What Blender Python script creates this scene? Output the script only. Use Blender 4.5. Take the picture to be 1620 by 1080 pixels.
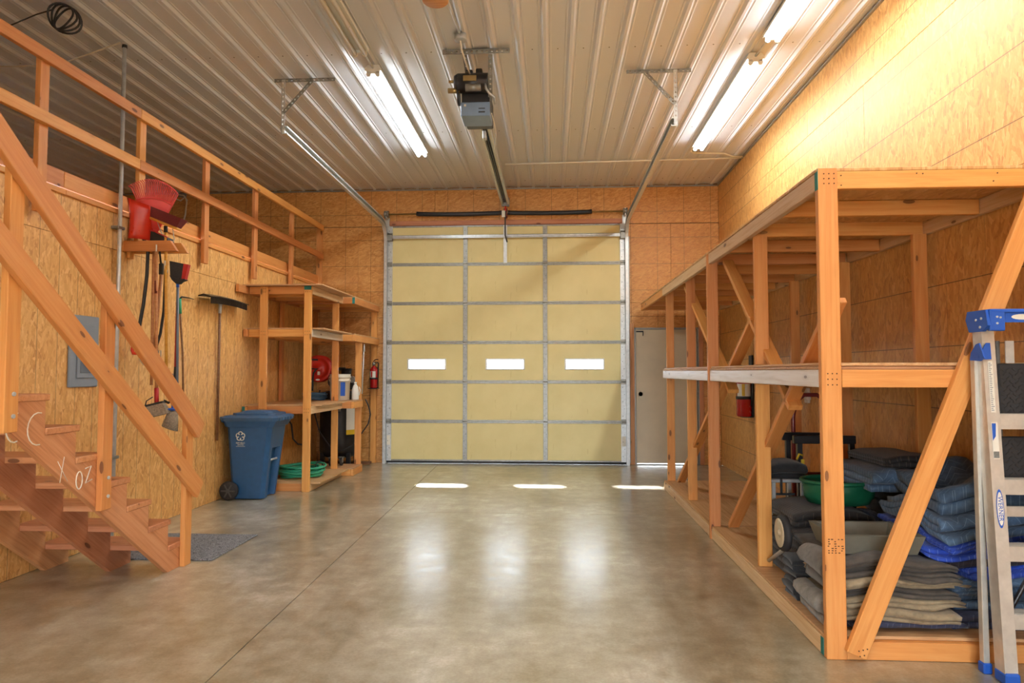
import bpy, math, random
from mathutils import Vector as V, Matrix as MX, noise as NZ

for _o in list(bpy.data.objects):
    bpy.data.objects.remove(_o)
SC = bpy.context.scene
COL = SC.collection
PI = math.pi

# ------------------------------------------------------------------ camera
cam_d = bpy.data.cameras.new('camera')
cam_d.sensor_width = 36.0
cam_d.lens = 24.0
cam_d.clip_start = 0.05
cam_d.clip_end = 300
cam = bpy.data.objects.new('camera', cam_d)
COL.objects.link(cam)
cam.location = (0, 0, 1.41)
cam.rotation_euler = (math.radians(90 + 2.540), 0, math.radians(3.338))
SC.camera = cam

# ------------------------------------------------------------------ world, sun, exposure
world = bpy.data.worlds.new('sky')
SC.world = world
world.use_nodes = True
_bg = world.node_tree.nodes['Background']
_bg.inputs[0].default_value = (0.80, 0.90, 1.0, 1)
_bg.inputs[1].default_value = 23.0

sun_d = bpy.data.lights.new('sun', 'SUN')
sun_d.energy = 70
sun_d.angle = math.radians(3.0)
sun_d.color = (1.0, 0.96, 0.9)
sun = bpy.data.objects.new('sun', sun_d)
COL.objects.link(sun)
sun.rotation_euler = V((.57, -2.05, -1.53)).to_track_quat('-Z', 'Y').to_euler()
sun.location = (-3, 20, 12)

# sampling portal in the open bay door behind the camera (gives off no light of its own)
por_d = bpy.data.lights.new('bay_door_portal', 'AREA')
por_d.shape = 'RECTANGLE'; por_d.size = 3.73; por_d.size_y = 2.10
por_d.cycles.is_portal = True
por = bpy.data.objects.new('bay_door_portal', por_d)
COL.objects.link(por)
por.location = (-.72, -5.06, 1.05)
por.rotation_euler = (math.radians(90), 0, 0)

TUBE_STRENGTH = 24.0      # glow of the tubes themselves
LAMP_WATTS = 41.0         # light each lit fixture throws downwards
SC.view_settings.view_transform = 'Standard'
SC.view_settings.look = 'None'
SC.view_settings.gamma = 1.0
SC.view_settings.use_curve_mapping = False
SC.view_settings.exposure = 0.04
SC.cycles.max_bounces = 6
SC.cycles.diffuse_bounces = 4
SC.cycles.glossy_bounces = 2
SC.cycles.transparent_max_bounces = 6
SC.cycles.caustics_reflective = False
SC.cycles.caustics_refractive = False
SC.cycles.use_adaptive_sampling = True
SC.cycles.adaptive_threshold = 0.12
SC.cycles.sample_clamp_indirect = 4.0

# ------------------------------------------------------------------ helpers
WM = {}


def link(o, parent=None, M=None):
    COL.objects.link(o)
    M = M or MX.Identity(4)
    if parent is not None:
        o.parent = parent
        o.matrix_parent_inverse = WM[parent.name].inverted()
    o.matrix_basis = M
    WM[o.name] = M.copy()
    return o


def tag(o, label=None, cat=None, group=None, kind=None):
    if label: o['label'] = label
    if cat: o['category'] = cat
    if group: o['group'] = group
    if kind: o['kind'] = kind
    return o


def thing(name, label, cat, loc, group=None, kind=None):
    o = bpy.data.objects.new(name, None)
    o.empty_display_size = .05
    link(o, None, MX.Translation(V(loc)))
    return tag(o, label, cat, group, kind)


class MB:
    def __init__(s):
        s.v = []; s.f = []; s.sm = []; s.mi = []; s.cur = 0

    def raw(s, vs, fs, smooth=False):
        n = len(s.v)
        s.v += [V(p) for p in vs]
        for f in fs:
            s.f.append([i + n for i in f]); s.sm.append(smooth); s.mi.append(s.cur)
        return s

    def box(s, x0, x1, y0, y1, z0, z1, M=None, ch=0.0):
        if ch <= 0:
            vs = [(x, y, z) for x in (x0, x1) for y in (y0, y1) for z in (z0, z1)]
            fs = [(0, 1, 3, 2), (4, 6, 7, 5), (0, 4, 5, 1), (2, 3, 7, 6), (0, 2, 6, 4), (1, 5, 7, 3)]
        else:
            vs, fs = cham(x0, x1, y0, y1, z0, z1, ch)
        if M: vs = [M @ V(p) for p in vs]
        return s.raw(vs, fs)

    def cyl(s, p0, p1, r0, r1=None, n=14, cap=True, smooth=True):
        r1 = r0 if r1 is None else r1
        p0 = V(p0); p1 = V(p1)
        a = (p1 - p0).normalized()
        u = a.orthogonal().normalized(); w = a.cross(u)
        vs = []
        for p, r in ((p0, r0), (p1, r1)):
            for i in range(n):
                t = 2 * PI * i / n
                vs.append(p + (u * math.cos(t) + w * math.sin(t)) * r)
        s.raw(vs, [(i, (i + 1) % n, n + (i + 1) % n, n + i) for i in range(n)], smooth)
        if cap:
            k = len(s.v) - 2 * n
            s.f.append([k + i for i in reversed(range(n))]); s.sm.append(False); s.mi.append(s.cur)
            s.f.append([k + n + i for i in range(n)]); s.sm.append(False); s.mi.append(s.cur)
        return s

    def tube(s, pts, r, n=8, closed=False, radii=None):
        pts = [V(p) for p in pts]
        m = len(pts)
        tans = []
        for i in range(m):
            if closed: t = pts[(i + 1) % m] - pts[i - 1]
            else: t = pts[min(i + 1, m - 1)] - pts[max(i - 1, 0)]
            tans.append(t.normalized())
        u = tans[0].orthogonal().normalized()
        vs = []
        for i in range(m):
            u = (u - tans[i] * u.dot(tans[i]))
            u = u.normalized() if u.length > 1e-6 else tans[i].orthogonal().normalized()
            w = tans[i].cross(u)
            rr = radii[i] if radii else r
            for k in range(n):
                t = 2 * PI * k / n
                vs.append(pts[i] + (u * math.cos(t) + w * math.sin(t)) * rr)
        fs = []
        for i in range(m if closed else m - 1):
            j = (i + 1) % m
            for k in range(n):
                l = (k + 1) % n
                fs.append((i * n + k, i * n + l, j * n + l, j * n + k))
        base = len(s.v)
        s.raw(vs, fs, True)
        if not closed:
            s.f.append([base + k for k in reversed(range(n))]); s.sm.append(False); s.mi.append(s.cur)
            s.f.append([base + (m - 1) * n + k for k in range(n)]); s.sm.append(False); s.mi.append(s.cur)
        return s

    def lathe(s, prof, M=None, n=20, smooth=True):
        M = M or MX.Identity(4)
        vs = []
        for r, z in prof:
            for i in range(n):
                t = 2 * PI * i / n
                vs.append(M @ V((r * math.cos(t), r * math.sin(t), z)))
        fs = []
        for j in range(len(prof) - 1):
            for i in range(n):
                k = (i + 1) % n
                fs.append((j * n + i, j * n + k, (j + 1) * n + k, (j + 1) * n + i))
        base = len(s.v)
        s.raw(vs, fs, smooth)
        if prof[0][0] > 1e-5:
            s.f.append([base + i for i in reversed(range(n))]); s.sm.append(False); s.mi.append(s.cur)
        if prof[-1][0] > 1e-5:
            b = base + (len(prof) - 1) * n
            s.f.append([b + i for i in range(n)]); s.sm.append(False); s.mi.append(s.cur)
        return s

    def prism(s, poly, h0, h1, M=None, smooth=False):
        M = M or MX.Identity(4)
        n = len(poly)
        vs = [M @ V((p[0], p[1], h0)) for p in poly] + [M @ V((p[0], p[1], h1)) for p in poly]
        fs = [(i, (i + 1) % n, n + (i + 1) % n, n + i) for i in range(n)]
        base = len(s.v)
        s.raw(vs, fs, smooth)
        s.f.append([base + i for i in reversed(range(n))]); s.sm.append(False); s.mi.append(s.cur)
        s.f.append([base + n + i for i in range(n)]); s.sm.append(False); s.mi.append(s.cur)
        return s

    def loft(s, rings, closed=True, cap=True, smooth=True):
        n = len(rings[0])
        vs = [p for r in rings for p in r]
        fs = []
        for j in range(len(rings) - 1):
            for i in range(n if closed else n - 1):
                k = (i + 1) % n
                fs.append((j * n + i, j * n + k, (j + 1) * n + k, (j + 1) * n + i))
        base = len(s.v)
        s.raw(vs, fs, smooth)
        if cap and closed:
            s.f.append([base + i for i in reversed(range(n))]); s.sm.append(False); s.mi.append(s.cur)
            b = base + (len(rings) - 1) * n
            s.f.append([b + i for i in range(n)]); s.sm.append(False); s.mi.append(s.cur)
        return s

    def mesh(s, name, mat, org):
        me = bpy.data.meshes.new(name)
        me.from_pydata([tuple(p - org) for p in s.v], [], s.f)
        for m in (mat if isinstance(mat, (list, tuple)) else [mat]):
            me.materials.append(m)
        me.polygons.foreach_set('use_smooth', s.sm)
        me.polygons.foreach_set('material_index', s.mi)
        me.update()
        return me

    def build(s, name, mat, parent=None, org=None, M=None, label=None):
        if org is None:
            xs = [p.x for p in s.v]; ys = [p.y for p in s.v]; zs = [p.z for p in s.v]
            org = V(((min(xs) + max(xs)) / 2, (min(ys) + max(ys)) / 2, min(zs)))
        org = V(org)
        me = s.mesh(name, mat, org)
        o = bpy.data.objects.new(name, me)
        link(o, parent, (M or MX.Identity(4)) @ MX.Translation(org))
        if label: o['label'] = label
        return o


def cham(x0, x1, y0, y1, z0, z1, c):
    c = min(c, (x1 - x0) / 2.2, (y1 - y0) / 2.2, (z1 - z0) / 2.2)
    vs = []; idx = {}
    X = (x0, x1); Y = (y0, y1); Z = (z0, z1)
    for a in (0, 1):
        for b in (0, 1):
            for d in (0, 1):
                ix = X[a] + (c if a == 0 else -c); iy = Y[b] + (c if b == 0 else -c); iz = Z[d] + (c if d == 0 else -c)
                idx[a, b, d, 0] = len(vs); vs.append((X[a], iy, iz))
                idx[a, b, d, 1] = len(vs); vs.append((ix, Y[b], iz))
                idx[a, b, d, 2] = len(vs); vs.append((ix, iy, Z[d]))
    fs = []
    for a in (0, 1):
        q = [idx[a, b, d, 0] for b, d in ((0, 0), (0, 1), (1, 1), (1, 0))]
        fs.append(q if a == 0 else q[::-1])
        q = [idx[b, a, d, 1] for b, d in ((0, 0), (1, 0), (1, 1), (0, 1))]
        fs.append(q if a == 0 else q[::-1])
        q = [idx[b, d, a, 2] for b, d in ((0, 0), (0, 1), (1, 1), (1, 0))]
        fs.append(q if a == 0 else q[::-1])
    for b in (0, 1):
        for d in (0, 1):
            q = [idx[0, b, d, 1], idx[1, b, d, 1], idx[1, b, d, 2], idx[0, b, d, 2]]
            fs.append(q if (b + d) % 2 == 0 else q[::-1])
            q = [idx[b, 0, d, 0], idx[b, 0, d, 2], idx[b, 1, d, 2], idx[b, 1, d, 0]]
            fs.append(q if (b + d) % 2 == 0 else q[::-1])
            q = [idx[b, d, 0, 0], idx[b, d, 1, 0], idx[b, d, 1, 1], idx[b, d, 0, 1]]
            fs.append(q if (b + d) % 2 == 0 else q[::-1])
    for a in (0, 1):
        for b in (0, 1):
            for d in (0, 1):
                q = [idx[a, b, d, 0], idx[a, b, d, 1], idx[a, b, d, 2]]
                fs.append(q if (a + b + d) % 2 == 0 else q[::-1])
    return vs, fs


_bc = {}


def board_mesh(L, w, t, mat, ch):
    k = (round(L, 4), round(w, 4), round(t, 4), mat.name)
    if k not in _bc:
        vs, fs = cham(-L / 2, L / 2, -w / 2, w / 2, -t / 2, t / 2, ch)
        me = bpy.data.meshes.new('board')
        me.from_pydata(vs, [], fs)
        me.materials.append(mat)
        _bc[k] = me
    return _bc[k]


def board(name, parent, p0, p1, w, t, side, mat, ch=.003):
    """lumber from p0 to p1; w is measured along 'side', t across it; grain runs along local X"""
    p0 = V(p0); p1 = V(p1)
    a = (p1 - p0); L = a.length; a.normalize()
    sd = V(side); sd = (sd - a * sd.dot(a)).normalized()
    n = a.cross(sd)
    M = MX((a, sd, n)).transposed().to_4x4()
    M.translation = (p0 + p1) / 2
    o = bpy.data.objects.new(name, board_mesh(L, w, t, mat, ch))
    return link(o, parent, M)


def bb(name, parent, x0, x1, y0, y1, z0, z1, mat, ch=.003):
    d = [x1 - x0, y1 - y0, z1 - z0]
    c = V(((x0 + x1) / 2, (y0 + y1) / 2, (z0 + z1) / 2))
    k = d.index(max(d))
    e = V((0, 0, 0)); e[k] = d[k] / 2
    j = (k + 1) % 3; m = (k + 2) % 3
    s = V((0, 0, 0)); s[j] = 1
    return board(name, parent, c - e, c + e, d[j], d[m], s, mat, ch)


def text_mesh(txt, size, depth=.0006, align='CENTER', shear=0):
    cu = bpy.data.curves.new('lettering', 'FONT')
    cu.body = txt; cu.size = size; cu.extrude = depth
    cu.align_x = align; cu.align_y = 'CENTER'; cu.shear = shear
    cu.resolution_u = 3
    ob = bpy.data.objects.new('lettering_tmp', cu)
    COL.objects.link(ob)
    dg = bpy.context.evaluated_depsgraph_get()
    me = bpy.data.meshes.new_from_object(ob.evaluated_get(dg))
    bpy.data.objects.remove(ob)
    bpy.data.curves.remove(cu)
    return me


def text(name, txt, size, M, mat, parent, shear=0):
    me = text_mesh(txt, size, shear=shear)
    me.materials.clear(); me.materials.append(mat)
    return link(bpy.data.objects.new(name, me), parent, M)


def frame(o, x, y):
    """matrix with local x, y given as world directions"""
    x = V(x).normalized(); y = V(y); y = (y - x * y.dot(x)).normalized(); z = x.cross(y)
    M = MX((x, y, z)).transposed().to_4x4(); M.translation = V(o)
    return M


def arc(c, u, w, r, a0, a1, n):
    c = V(c); u = V(u); w = V(w)
    return [c + u * (r * math.cos(a0 + (a1 - a0) * i / n)) + w * (r * math.sin(a0 + (a1 - a0) * i / n)) for i in range(n + 1)]


# ------------------------------------------------------------------ materials
class NT:
    def __init__(s, name):
        s.m = bpy.data.materials.new(name); s.m.use_nodes = True
        s.t = s.m.node_tree
        s.b = s.t.nodes['Principled BSDF']

    def n(s, typ, **k):
        nd = s.t.nodes.new(typ)
        for a, b in k.items(): setattr(nd, a, b)
        return nd

    def l(s, a, b): s.t.links.new(a, b)

    def math(s, op, a, b=None, c=None, clamp=False):
        nd = s.n('ShaderNodeMath', operation=op); nd.use_clamp = clamp
        for i, x in enumerate((a, b, c)):
            if x is None: continue
            if isinstance(x, (int, float)): nd.inputs[i].default_value = x
            else: s.l(x, nd.inputs[i])
        return nd.outputs[0]

    def mix(s, f, a, b, mode='MIX'):
        nd = s.n('ShaderNodeMix', data_type='RGBA', blend_type=mode)
        for i, x in ((0, f), (6, a), (7, b)):
            if isinstance(x, (int, float)): nd.inputs[i].default_value = x
            elif isinstance(x, tuple): nd.inputs[i].default_value = (*x[:3], 1)
            else: s.l(x, nd.inputs[i])
        return nd.outputs[2]

    def ramp(s, f, stops, interp='LINEAR'):
        nd = s.n('ShaderNodeValToRGB'); cr = nd.color_ramp; cr.interpolation = interp
        while len(cr.elements) < len(stops): cr.elements.new(0.5)
        for e, (p, c) in zip(cr.elements, stops):
            e.position = p; e.color = (*c, 1)
        s.l(f, nd.inputs[0])
        return nd.outputs[0]

    def coord(s, scale=(1, 1, 1), rot=(0, 0, 0), rand=True, off=(0, 0, 0)):
        tc = s.n('ShaderNodeTexCoord')
        out = tc.outputs['Object']
        if rand:
            oi = s.n('ShaderNodeObjectInfo')
            vm = s.n('ShaderNodeVectorMath', operation='SCALE'); vm.inputs[0].default_value = (17.3, 9.1, 5.7)
            s.l(oi.outputs['Random'], vm.inputs['Scale'])
            va = s.n('ShaderNodeVectorMath', operation='ADD'); s.l(out, va.inputs[0]); s.l(vm.outputs[0], va.inputs[1])
            out = va.outputs[0]
        mp = s.n('ShaderNodeMapping'); mp.inputs['Scale'].default_value = scale
        mp.inputs['Rotation'].default_value = rot; mp.inputs['Location'].default_value = off
        s.l(out, mp.inputs[0])
        return mp.outputs[0]

    def noise(s, v, scale=5, detail=3, rough=.5, dist=0):
        nd = s.n('ShaderNodeTexNoise'); s.l(v, nd.inputs['Vector'])
        nd.inputs['Scale'].default_value = scale; nd.inputs['Detail'].default_value = detail
        nd.inputs['Roughness'].default_value = rough; nd.inputs['Distortion'].default_value = dist
        return nd.outputs[0]

    def voro(s, v, scale=5, feature='F1', rnd=1):
        nd = s.n('ShaderNodeTexVoronoi', feature=feature); s.l(v, nd.inputs['Vector'])
        nd.inputs['Scale'].default_value = scale; nd.inputs['Randomness'].default_value = rnd
        return nd

    def bump(s, h, strength=.3, dist=.002):
        nd = s.n('ShaderNodeBump'); nd.inputs['Strength'].default_value = strength
        nd.inputs['Distance'].default_value = dist
        s.l(h, nd.inputs['Height']); s.l(nd.outputs[0], s.b.inputs['Normal'])

    def col(s, c):
        if isinstance(c, tuple): s.b.inputs['Base Color'].default_value = (*c[:3], 1)
        else: s.l(c, s.b.inputs['Base Color'])

    def rough(s, r):
        if isinstance(r, (int, float)): s.b.inputs['Roughness'].default_value = r
        else: s.l(r, s.b.inputs['Roughness'])


def lin(r, g, b):
    f = lambda c: (c / 255 / 12.92) if c / 255 <= .04045 else ((c / 255 + .055) / 1.055) ** 2.4
    return (f(r), f(g), f(b))


def plain(name, rgb, rough=.5, metal=0, var=.12, scale=8, spec=.5, coat=0):
    """paint, plastic or metal with a little uneven wear"""
    m = NT(name)
    v = m.coord()
    f = m.noise(v, scale, 3, .6)
    a = tuple(c * (1 - var) for c in rgb); b = tuple(min(1, c * (1 + var)) for c in rgb)
    m.col(m.ramp(f, [(.3, a), (.7, b)]))
    m.rough(m.math('MULTIPLY_ADD', f, .15, rough - .07))
    m.b.inputs['Metallic'].default_value = metal
    m.b.inputs['Specular IOR Level'].default_value = spec
    m.b.inputs['Coat Weight'].default_value = coat
    return m.m


def wood(name, c_dark, c_mid, c_light, knots=True, rough=.55):
    m = NT(name)
    v = m.coord((1.1, 22, 22))
    g = m.noise(v, 1.6, 4, .6, .8)
    fine = m.noise(m.coord((3, 160, 160)), 1.0, 2, .6)
    f = m.math('ADD', m.math('MULTIPLY', g, .8), m.math('MULTIPLY', fine, .2))
    c = m.ramp(f, [(.30, c_dark), (.48, c_mid), (.72, c_light)])
    blotch = m.noise(m.coord((1.6, 5, 5)), 1.2, 2, .5)
    c = m.mix(m.math('MULTIPLY', blotch, .22), c, tuple(x * .7 for x in c_dark), 'MIX')
    if knots:
        vv = m.voro(m.coord((3.2, 9, 9)), 1.0)
        d = vv.outputs['Distance']
        k = m.math('LESS_THAN', d, .12)
        ring = m.math('SUBTRACT', 1.0, m.math('MULTIPLY', d, 4.2), clamp=True)
        c = m.mix(m.math('MULTIPLY', ring, .45), c, tuple(x * .45 for x in c_dark))
        c = m.mix(m.math('MULTIPLY', k, .75), c, lin(92, 48, 22))
    oi = m.n('ShaderNodeObjectInfo')
    hs = m.n('ShaderNodeHueSaturation')
    m.l(c, hs.inputs['Color'])
    m.l(m.math('MULTIPLY_ADD', oi.outputs['Random'], .28, .86), hs.inputs['Value'])
    m.l(m.math('MULTIPLY_ADD', oi.outputs['Random'], .016, .492), hs.inputs['Hue'])
    m.col(hs.outputs[0])
    m.rough(rough)
    m.bump(f, .15, .0015)
    return m.m


def osb(name, tint=(1, 1, 1), lx=.4064, ly=.4064, ox=0, oy=0, strong_x=.8, strong_y=.8, turn=0, fs=1.0):
    """flake board; local x across, y up. Printed nailing lines every lx / ly"""
    m = NT(name)
    res = None
    base = m.coord((1, 1, 1))
    specs = [((9 * fs, 32 * fs), 1.50 + turn, None), ((11 * fs, 38 * fs), .95 + turn, .55), ((10 * fs, 35 * fs), 2.08 + turn, .60), ((13 * fs, 46 * fs), 1.62 + turn, .6)]
    for i, (sc, ang, th) in enumerate(specs):
        r1 = m.n('ShaderNodeMapping'); r1.inputs['Rotation'].default_value = (0, 0, ang); r1.inputs['Location'].default_value = (i * 3.1, i * 1.7, 0)
        m.l(base, r1.inputs[0])
        mp = m.n('ShaderNodeMapping'); mp.inputs['Scale'].default_value = (sc[0], sc[1], 0); m.l(r1.outputs[0], mp.inputs[0])
        vn = m.n('ShaderNodeTexVoronoi', feature='F1', voronoi_dimensions='2D'); vn.inputs['Scale'].default_value = 1.0
        m.l(mp.outputs[0], vn.inputs['Vector'])
        sp = m.n('ShaderNodeSeparateColor'); m.l(vn.outputs['Color'], sp.inputs[0])
        val = sp.outputs[0]
        if res is None:
            res = val
            st = m.n('ShaderNodeTexNoise', noise_dimensions='2D'); st.inputs['Scale'].default_value = 3.5; st.inputs['Detail'].default_value = 2
            m.l(mp.outputs[0], st.inputs['Vector'])
            streak = st.outputs[0]
        else:
            k = m.math('GREATER_THAN', sp.outputs[1], th)
            mx = m.n('ShaderNodeMix', data_type='FLOAT')
            m.l(k, mx.inputs[0]); m.l(res, mx.inputs[2]); m.l(val, mx.inputs[3])
            res = mx.outputs[0]
    res = m.math('ADD', m.math('MULTIPLY', res, .62), m.math('MULTIPLY', streak, .42))
    T = lambda c: tuple(a * b for a, b in zip(c, tint))
    c = m.ramp(res, [(.10, T(lin(182, 128, 74))), (.30, T(lin(210, 162, 102))), (.55, T(lin(220, 176, 116))), (.78, T(lin(230, 190, 134))), (.95, T(lin(242, 212, 164)))])
    # printed lines
    tc = m.n('ShaderNodeTexCoord'); sx = m.n('ShaderNodeSeparateXYZ'); m.l(tc.outputs['Object'], sx.inputs[0])
    fade = m.math('MULTIPLY_ADD', streak, .8, .45, clamp=True)
    for o, sp, off, st in ((0, lx, ox, strong_x), (1, ly, oy, strong_y)):
        if st <= 0: continue
        a = m.math('FRACT', m.math('DIVIDE', m.math('ADD', sx.outputs[o], 40 * sp + off), sp))
        a = m.math('ABSOLUTE', m.math('SUBTRACT', a, .5))
        k = m.math('GREATER_THAN', a, .5 - .0032 / sp)
        c = m.mix(m.math('MULTIPLY', m.math('MULTIPLY', k, fade), st), c, lin(70, 52, 26))
    m.col(c)
    m.rough(m.math('MULTIPLY_ADD', res, .2, .42))
    m.bump(res, .25, .0015)
    return m.m


MT = {}
MT['lumber'] = wood('lumber', lin(206, 130, 64), lin(218, 147, 78), lin(228, 164, 96))
MT['lumber_stair'] = wood('stair_lumber', lin(176, 112, 70), lin(202, 136, 90), lin(216, 156, 112))
MT['lumber_pale'] = wood('pale_lumber', lin(204, 160, 112), lin(222, 186, 142), lin(234, 206, 170))
MT['lumber_glare'] = wood('glare_pale_lumber', lin(206, 186, 166), lin(228, 214, 200), lin(240, 232, 222), rough=.38)  # paler, smoother lumber copy with window glare put into its colour
MT['ply'] = wood('plywood', lin(172, 122, 78), lin(198, 152, 106), lin(214, 174, 130), knots=False)
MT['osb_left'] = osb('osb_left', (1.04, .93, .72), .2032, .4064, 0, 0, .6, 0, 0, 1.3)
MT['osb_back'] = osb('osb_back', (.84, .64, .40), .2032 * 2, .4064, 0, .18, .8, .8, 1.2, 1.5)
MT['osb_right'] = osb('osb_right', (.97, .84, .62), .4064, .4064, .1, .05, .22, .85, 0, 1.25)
MT['osb_deck'] = osb('osb_deck', (.86, .78, .7), 1, 1, 0, 0, 0, 0)
MT['galv'] = plain('galvanised_steel', lin(204, 206, 204), .34, .4, .12, 25)
MT['galv_dark'] = plain('weathered_steel', lin(140, 138, 130), .42, .55, .2, 25)
MT['alu'] = plain('aluminium', lin(206, 202, 192), .36, .5, .1, 18)
MT['black'] = plain('black_plastic', lin(30, 30, 30), .45, 0, .2)
MT['black_metal'] = plain('black_metal', lin(34, 33, 34), .32, .2, .2)
MT['rubber'] = plain('black_rubber', lin(38, 37, 38), .7, 0, .2)
MT['red'] = plain('red_plastic', lin(204, 48, 24), .29, 0, .06)
MT['red_ext'] = plain('extinguisher_red', lin(178, 24, 24), .25, 0, .06, coat=.5)
MT['rake_red'] = plain('rake_red', lin(230, 84, 80), .42, 0, .05)
MT['reel_red'] = plain('reel_red', lin(188, 36, 20), .35, 0, .08)
MT['dark_red'] = plain('dark_red_tube', lin(112, 28, 24), .35, 0, .1)
MT['bin_blue'] = plain('bin_blue', lin(38, 84, 128), .48, 0, .1, 14)
MT['bin_lid'] = plain('bin_lid_blue', lin(52, 88, 124), .5, 0, .1, 10)
MT['blue'] = plain('ladder_blue', lin(30, 84, 176), .45, 0, .06)
MT['white'] = plain('white_plastic', lin(232, 230, 220), .4, 0, .03)
MT['ivory'] = plain('bucket_white', lin(228, 220, 200), .4, 0, .04)
MT['paper'] = plain('paper', lin(226, 222, 208), .7, 0, .03)
MT['chalk'] = plain('chalk', lin(232, 222, 204), .9, 0, .08, 60)
MT['grey_paint'] = plain('grey_enamel', lin(132, 144, 156), .4, 0, .05)
MT['grey_dark'] = plain('dark_grey_enamel', lin(98, 108, 120), .4, 0, .05)
MT['door_beige'] = plain('door_beige', lin(206, 192, 164), .5, 0, .05, 4)
MT['steel_trim'] = plain('steel_trim', lin(150, 148, 140), .45, .5, .1, 20)
MT['yellow'] = plain('yellow', lin(216, 178, 34), .5, 0, .1)
MT['teal'] = plain('mill_paint_teal', lin(44, 124, 112), .7, 0, .2, 30)
MT['hose_green'] = plain('hose_green', lin(52, 158, 120), .4, 0, .08)
MT['hose_blue'] = plain('hose_blue', lin(70, 104, 130), .4, 0, .1)
MT['tub_green'] = plain('tub_green', lin(22, 92, 62), .4, 0, .1)
MT['opener_black'] = plain('opener_black', lin(40, 38, 38), .4, .2, .2)
MT['opener_blue'] = plain('opener_blue', lin(122, 142, 166), .4, .3, .1)
MT['brass'] = plain('brassy_steel', lin(168, 142, 92), .35, .8, .15)
MT['handle_wood'] = wood('handle_wood', lin(176, 112, 62), lin(200, 140, 86), lin(214, 160, 104), knots=False)
MT['handle_yellow'] = wood('handle_yellow', lin(196, 130, 46), lin(214, 150, 60), lin(226, 168, 80), knots=False)
MT['handle_dark'] = wood('handle_dark', lin(96, 62, 40), lin(122, 82, 54), lin(142, 100, 70), knots=False)
MT['bristle_red'] = plain('dark_red_bristle', lin(104, 34, 34), .8, 0, .3, 120)
MT['bristle_grey'] = plain('grey_bristle', lin(150, 136, 116), .85, 0, .35, 90)
MT['bristle_black'] = plain('black_bristle', lin(46, 44, 44), .85, 0, .35, 120)
MT['grip_red'] = plain('red_grip', lin(176, 34, 34), .5, 0, .1)
MT['tray'] = plain('grey_tray', lin(110, 106, 92), .5, 0, .15, 10)
MT['gold_rim'] = plain('wheel_hub', lin(206, 190, 160), .4, .3, .1)
MT['lime_tag'] = plain('lime_tag', lin(112, 178, 62), .6, 0, .05)
MT['silver_grey'] = plain('silver_grey', lin(176, 180, 180), .4, .3, .08)
MT['spring_black'] = plain('spring_sleeve', lin(40, 38, 40), .5, .1, .2)
MT['maroon'] = plain('maroon_steel', lin(120, 52, 38), .5, .2, .1)
MT['slab_edge'] = plain('joint_dark', lin(70, 60, 46), .9, 0, .2)
MT['stud'] = plain('wall_backing', lin(120, 84, 46), .8, 0, .1)
MT['outdoor'] = plain('outdoor_concrete', lin(190, 184, 172), .8, 0, .1)
MT['wheel_grey'] = plain('wheel_grey', lin(74, 72, 70), .55, 0, .1)
MT['stamp'] = plain('ink_stamp', lin(70, 42, 22), .8, 0, .2)


def mat_floor():
    m = NT('concrete_floor')
    v = m.coord((1, 1, 1), rand=False)
    tc = m.n('ShaderNodeTexCoord')
    n1 = m.noise(v, .55, 6, .6, .3)
    n2 = m.noise(v, 6, 5, .7)
    n3 = m.noise(v, 70, 2, .6)
    st = m.noise(m.coord((6, .8, 1), (0, 0, .2), rand=False), 1.6, 3, .6)
    f = m.math('ADD', m.math('MULTIPLY', n1, .56), m.math('ADD', m.math('MULTIPLY', n2, .34), m.math('MULTIPLY', n3, .10)))
    c = m.ramp(f, [(.34, lin(104, 92, 70)), (.45, lin(145, 135, 110)), (.54, lin(172, 164, 142)), (.64, lin(206, 201, 184))])
    c = m.mix(m.math('MULTIPLY', m.math('SUBTRACT', st, .5, clamp=True), 1.1), c, lin(120, 102, 76))
    m.col(c)
    m.rough(m.math('MAXIMUM', m.math('MULTIPLY_ADD', n2, .5, .15), .29))
    m.b.inputs['Coat Weight'].default_value = 1.0
    m.l(m.math('MINIMUM', m.math('MULTIPLY_ADD', n2, .3, .08), .262), m.b.inputs['Coat Roughness'])
    m.b.inputs['Specular IOR Level'].default_value = .6
    m.bump(m.noise(v, 7, 3, .6), .22, .004)
    return m.m


def mat_ceiling():
    m = NT('painted_steel_liner')
    m.col(lin(220, 222, 226))
    m.rough(.285)
    m.b.inputs['Specular IOR Level'].default_value = .6
    return m.m


def mat_door_panel():
    m = NT('door_insulation_panel')
    v = m.coord((1, 1, 1), rand=False)
    f = m.noise(v, 1.6, 4, .6)
    c = m.ramp(f, [(.3, lin(216, 198, 134)), (.7, lin(228, 211, 150))])
    s = m.noise(m.coord((6, 1, .8), rand=False), 3, 4, .7)
    c = m.mix(m.math('MULTIPLY', m.math('GREATER_THAN', s, .66), .25), c, lin(176, 150, 84))
    m.col(c); m.rough(.5)
    m.bump(m.noise(v, 160, 2, .5), .08, .001)
    return m.m


def mat_pane():
    m = NT('window_pane')
    t = m.n('ShaderNodeBsdfTransparent'); t.inputs[0].default_value = (.93, .95, .97, 1)
    g = m.n('ShaderNodeBsdfGlossy'); g.inputs['Roughness'].default_value = .05
    mx = m.n('ShaderNodeMixShader'); mx.inputs[0].default_value = .06
    m.l(t.outputs[0], mx.inputs[1]); m.l(g.outputs[0], mx.inputs[2])
    m.l(mx.outputs[0], m.t.nodes['Material Output'].inputs[0])
    return m.m


def mat_emit(name, rgb, s):
    m = NT(name)
    m.col(rgb)
    m.b.inputs['Emission Color'].default_value = (*rgb, 1)
    m.b.inputs['Emission Strength'].default_value = s
    return m.m


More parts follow.
